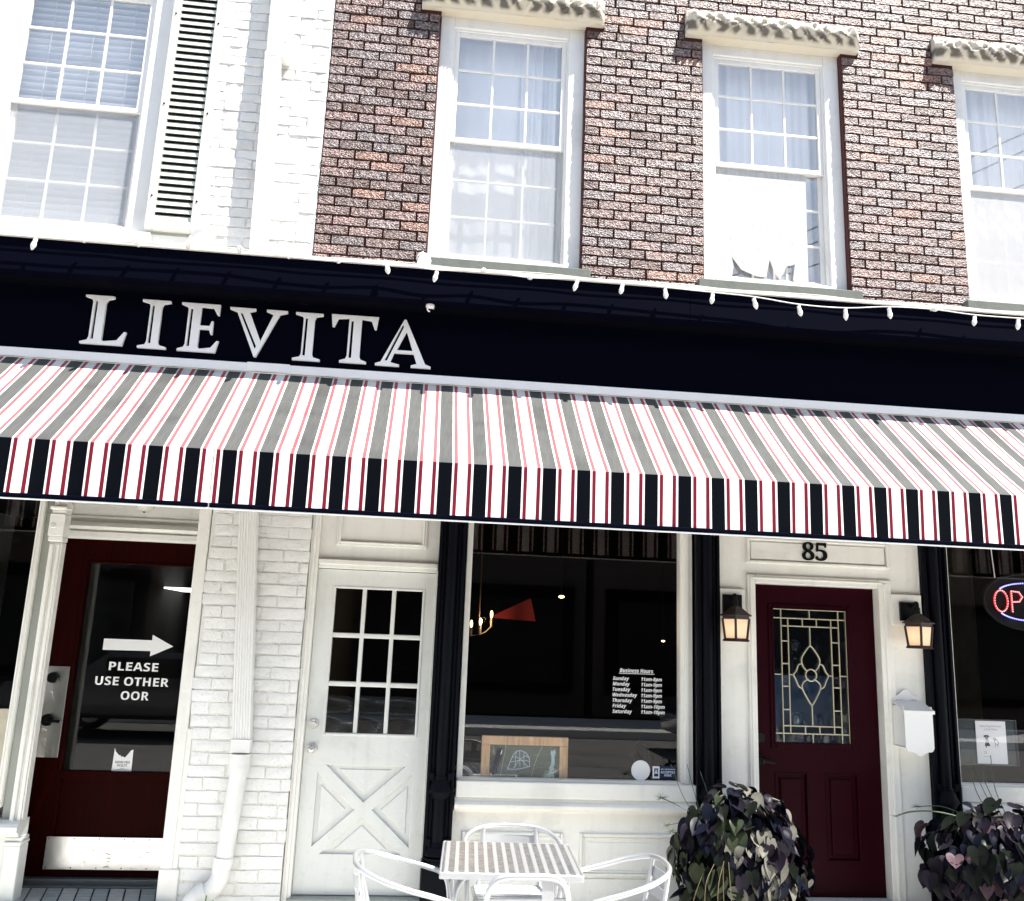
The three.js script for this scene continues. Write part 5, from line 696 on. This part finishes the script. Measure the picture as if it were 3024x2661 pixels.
function planter(label, cx, cz, R, sd, pick, n, yTop) {
  seed = sd;
  const t = thing('planter', label, 'planter', [cx, FL, cz], 'planters of trailing vine by the maroon door');
  const pot = new THREE.LatheGeometry([[0.0, 0.0], [0.2, 0], [0.23, 0.05], [0.28, 0.4], [0.3, 0.42], [0.3, 0.46], [0.27, 0.46], [0.26, 0.42], [0, 0.42]].map(([a, b]) => new THREE.Vector2(a * R[2] / 0.36, b * 0.8)), 28); pot.translate(cx, FL, cz); part('pot', uvb(pot), std([0.012, 0.011, 0.011], { roughness: 0.8 }), t);
  const core = new THREE.SphereGeometry(1, 24, 16).scale(R[0] * 0.78, R[1] * 0.86, R[2] * 0.78).translate(cx, 0.3, cz); part('stem_mass', uvb(core), std([0.008, 0.009, 0.007], { roughness: 1 }), t).userData.kind = 'stuff';
  const rest = new Map(); let k = 0;
  for (let i = 0; i < n; i++) {
    let th = rr(-2.0, 2.0), ph; const q = rnd(); let x, y, z, nx, ny, nz;
    if (q < 0.62) { ph = Math.acos(rr(-0.15, 1)); nx = Math.sin(th) * Math.sin(ph); nz = Math.cos(th) * Math.sin(ph); ny = Math.cos(ph); const r = rr(0.78, 1.08) * (1 + 0.09 * Math.sin(th * 4 + ph * 5 + sd)); x = cx + nx * R[0] * r; y = 0.3 + ny * R[1] * r; z = cz + nz * R[2] * r; }
    else { const yy = rr(-0.12, 0.32), r = rr(0.86, 1.03) * (0.9 + 0.12 * Math.sin(th * 5)); nx = Math.sin(th); nz = Math.cos(th); ny = 0.25; x = cx + nx * R[0] * r; y = yy; z = cz + nz * R[2] * r; }
    if (y > yTop) continue;
    const N = new THREE.Vector3(nx + rr(-0.6, 0.6), ny * 0.9 + rr(-0.2, 0.7), nz + rr(-0.3, 0.45)).normalize(); let D = new THREE.Vector3(nx * 0.5 + rr(-0.4, 0.4), -1, nz * 0.4).normalize(); D.addScaledVector(N, -D.dot(N)).normalize(); const Y = D.clone().negate(), Xv = Y.clone().cross(N).normalize();
    const m4 = new THREE.Matrix4().makeBasis(Xv, Y, N), s = rr(0.48, 1.15), g = hearts[Math.floor(rnd() * 4)], mi = pick(rnd(), nx, ny);
    if (k < 298 && z > cz - 0.05) { const m = new THREE.Mesh(g, mi === 9 ? brightLeaf : leafMats[mi]); m.name = k ? 'leaf_' + String(k).padStart(3, '0') : 'leaf'; m.quaternion.setFromRotationMatrix(m4); m.scale.setScalar(s); m.position.set(x - cx, y - FL, z - cz); m.castShadow = m.receiveShadow = true; t.add(m); k++; }
    else { const key = mi; if (!rest.has(key)) rest.set(key, []); rest.get(key).push(g.clone().applyMatrix4(new THREE.Matrix4().compose(new THREE.Vector3(x, y, z), new THREE.Quaternion().setFromRotationMatrix(m4), new THREE.Vector3(s, s, s)))); }
  }
  for (const [mi, gs] of rest) part('leaves', gs, mi === 9 ? brightLeaf : leafMats[mi], t).userData.kind = 'stuff';
  return t;
}
planter('planter of dark heart-leaved vine left of the maroon door', 2.955, 0.44, [0.385, 0.46, 0.3], 4242, (r, nx) => nx < -0.2 ? (r < 0.05 ? 2 : r < 0.34 ? 3 : r < 0.6 ? 0 : r < 0.8 ? 1 : 5) : (r < 0.28 ? 0 : r < 0.48 ? 1 : r < 0.66 ? 5 : r < 0.94 ? 2 : 4), 760, 0.8);  // right side draws more pale leaves: sunlight put into the leaf colour
planter('planter of purple heart-leaved vine at the right edge of the photo', 4.75, 0.46, [0.6, 0.41, 0.32], 777, (r) => r < 0.4 ? 0 : r < 0.7 ? 1 : r < 0.79 ? 4 : 5, 860, 0.72);
// papyrus stems in the planters
function papyrus(label, base, stems, mat, dry) {
  const p = thing('papyrus', label, 'plant', base);
  const sm = mat; if (mat === strawM) for (const st of stems) st.pts = st.pts.map(([x, y, z]) => [x + 0.05 + 0.012 * Math.sin(y * 40), y, z - 0.13]);
  for (const st of stems) {
    part('stem', tube(st.pts, (st.r || 0.0032) * (mat === strawM ? 0.7 : 1), 24, 5), sm, p);
    if (st.tuft) { const e = st.pts[st.pts.length - 1], gs = []; for (let i = 0; i < st.tuft; i++) { const a = rr(0, 6.28), b = rr(-0.9, 1), L = rr(0.03, 0.06) * (st.len || 1), d = [Math.cos(a) * Math.sqrt(1 - b * b * 0.8) * L, (b * 0.7 + (st.droop || 0)) * L, Math.sin(a) * L]; gs.push(uvb(rod(e, [e[0] + d[0], e[1] + d[1], e[2] + d[2]], 0.0011, 4, 0.0004))); } part('tuft', gs, st.dry || sm, p).userData.kind = 'stuff'; }
  }
}
const grassM = std([0.07, 0.10, 0.05], { roughness: 0.7 }), strawM = std([0.13, 0.10, 0.05], { roughness: 0.9 }), limeM = std([0.32, 0.40, 0.12], { roughness: 0.8 });
papyrus('thin green papyrus stems reaching left out of the left planter', [2.75, 0.5, 0.5], [
  { pts: [[2.75, 0.5, 0.5], [2.66, 0.62, 0.45], [2.59, 0.66, 0.42], [2.48, 0.705, 0.4]], tuft: 40 }, { pts: [[2.7, 0.5, 0.55], [2.6, 0.565, 0.45], [2.5, 0.55, 0.42]], tuft: 22, len: 0.8 }, { pts: [[2.7, 0.46, 0.52], [2.6, 0.5, 0.45], [2.535, 0.515, 0.42]], tuft: 26, len: 0.8 }, { pts: [[2.72, 0.55, 0.45], [2.62, 0.72, 0.38], [2.55, 0.9, 0.36]], r: 0.002 }, { pts: [[2.74, 0.55, 0.45], [2.7, 0.72, 0.38], [2.66, 0.9, 0.34]], r: 0.002 }, { pts: [[2.8, 0.6, 0.45], [2.77, 0.75, 0.4], [2.74, 0.86, 0.36]], r: 0.002 }], grassM);
papyrus('dry straw-coloured tufts hanging down the left planter', [2.62, 0.4, 0.85], [
  { pts: [[2.72, 0.42, 0.86], [2.66, 0.3, 0.92], [2.655, 0.12, 0.93]], tuft: 60, len: 1.3, droop: -1.2, dry: strawM }, { pts: [[2.66, 0.4, 0.84], [2.6, 0.3, 0.88], [2.585, 0.14, 0.9]], tuft: 40, len: 1.2, droop: -1.2, dry: strawM }, { pts: [[2.74, 0.42, 0.88], [2.73, 0.25, 0.93], [2.735, 0.1, 0.94]], r: 0.003, tuft: 26, dry: limeM }, { pts: [[2.7, 0.4, 0.88], [2.69, 0.25, 0.92], [2.68, 0.05, 0.93]], r: 0.0025 }, { pts: [[2.6, 0.36, 0.8], [2.52, 0.2, 0.84], [2.5, 0.05, 0.85]], r: 0.0025, tuft: 30, dry: grassM }], strawM);
papyrus('thin green papyrus stems reaching left out of the right planter', [4.4, 0.6, 0.5], [
  { pts: [[4.55, 0.6, 0.5], [4.3, 0.655, 0.42], [4.12, 0.655, 0.4], [4.0, 0.625, 0.4]], r: 0.005, tuft: 10, len: 0.6 }, { pts: [[4.5, 0.62, 0.45], [4.35, 0.68, 0.36], [4.19, 0.672, 0.32]], tuft: 30, len: 0.7 }, { pts: [[4.68, 0.6, 0.4], [4.62, 0.75, 0.32], [4.58, 0.93, 0.3]], r: 0.0025 }, { pts: [[4.72, 0.6, 0.4], [4.66, 0.78, 0.32], [4.6, 0.98, 0.3]], r: 0.0025 }, { pts: [[4.74, 0.6, 0.4], [4.71, 0.75, 0.32], [4.66, 0.9, 0.3]], r: 0.0025 }, { pts: [[4.76, 0.62, 0.4], [4.74, 0.8, 0.32], [4.74, 1.0, 0.3]], r: 0.0025 }], grassM);
{ // weed at the foot of the drain
  const w = thing('weed', 'small green weed growing at the foot of the downspout', 'weed', [-0.25, -0.1, 0.16]);
  const gm = std([0.05, 0.14, 0.03], { roughness: 0.5, side: THREE.DoubleSide }); for (const [dx, dy, rz, sc] of [[0.015, 0.1, -0.7, 0.55], [-0.045, 0.1, 0.9, 0.5], [0.055, 0.075, -1.7, 0.5]]) { const g = hearts[0].clone(); g.scale(sc, sc, sc); g.rotateX(-0.5); g.rotateZ(rz + Math.PI); g.translate(-0.25 + dx, -0.1 + dy, 0.18); part('leaf', g, gm, w); } part('stem', tube([[-0.25, -0.14, 0.16], [-0.255, -0.02, 0.17], [-0.25, 0.06, 0.18]], 0.004, 12, 5), gm, w);
}

// ------------------------------------------------------------------ the other side of the street, seen in the glass
{
  const mk = (x0, x1, h, c, label) => {
    const b = thing('far_building', label, 'building', [(x0 + x1) / 2, FL, 16], undefined); const wm = std(c, { roughness: 0.95, map: again(fineN, 0.6, 0.6) });
    part('wall', [bx(x0, x1, FL, h, 15.3, 24), rb(x0 - 0.1, x1 + 0.1, h - 0.3, h + 0.1, 15.05, 15.5, 0.03)], wm, b);
    const n = Math.floor((x1 - x0) / 2.3); for (let i = 0; i < n; i++) { const wx = x0 + (x1 - x0) * (i + 0.5) / n; const w = part('window', [rb(wx - 0.5, wx + 0.5, 4.4, 6.3, 15.2, 15.32, 0.02)], M.vinyl, b); part('pane', bx(wx - 0.42, wx + 0.42, 4.5, 6.2, 15.17, 15.205), M.black, w); }
    const s = part('shopfront', rb(x0 + 0.3, x1 - 0.3, 0.4, 2.9, 15.2, 15.32, 0.02), M.navyDark, b); part('pane', bx(x0 + 0.6, x1 - 0.6, 0.6, 2.6, 15.16, 15.205), M.black, s);
  };
  mk(-16, -5.2, 7.6, [0.05, 0.028, 0.02], 'dark red brick building across the street, left'); mk(-5, 5, 8.4, [0.04, 0.03, 0.025], 'brown building across the street facing the shop'); mk(5.2, 17, 7.2, [0.055, 0.04, 0.032], 'tan building across the street, right');
  const car = (x, z, c, label) => {
    const k = thing('parked_car', label, 'car', [x, FL - 0.17, z]); const y = FL - 0.17, paint = phy(c, { roughness: 0.3, clearcoat: 1, clearcoatRoughness: 0.05 });
    const prof = [[-2.2, 0.35], [-2.25, 0.7], [-2.1, 0.95], [-1.3, 1.02], [-0.7, 1.45], [0.9, 1.48], [1.6, 1.05], [2.15, 0.92], [2.25, 0.6], [2.2, 0.35]];
    const g = poly(prof, 1.6, 0.08); g.translate(x, y, z - 0.8); part('body', g, paint, k);
    part('window', [rb(x - 0.72, x + 0.95, y + 1.05, y + 1.38, z - 0.9, z + 0.9, 0.03)], M.black, k);
    for (const wx of [-1.4, 1.4]) for (const wz of [-0.85, 0.85]) { const w = part('wheel', uvb(new THREE.CylinderGeometry(0.34, 0.34, 0.22, 28).rotateX(Math.PI / 2).translate(x + wx, y + 0.34, z + wz * 0.94)), std([0.015, 0.015, 0.015]), k); part('rim', uvb(new THREE.CylinderGeometry(0.2, 0.22, 0.24, 12).rotateX(Math.PI / 2).translate(x + wx, y + 0.34, z + wz * 0.95)), M.steel, w); }
  };
  car(-3.6, 10.2, [0.015, 0.016, 0.02], 'black car parked across the street, left'); car(7.9, 10.2, [0.014, 0.02, 0.035], 'dark blue car parked across the street, right');
  const cab = (a, b, label) => { const c = thing('overhead_cable', label, 'cable', a, 'overhead cables across the street'); part('wire', tube([a, [(a[0] + b[0]) / 2, (a[1] + b[1]) / 2 - 0.25, (a[2] + b[2]) / 2], b], 0.018, 40, 6), M.black, c); };
  cab([2, 8.2, 14.8], [14, 12.5, 9], 'black overhead cable, lowest of the four across the street'); cab([2, 8.5, 14.8], [14, 12.9, 9], 'black overhead cable, second from below'); cab([4, 8.3, 14.8], [16, 12.0, 9.5], 'black overhead cable, third from below'); cab([4, 8.9, 14.8], [16, 12.8, 9.5], 'black overhead cable, topmost of the four');
}
renderer.render(scene, camera);
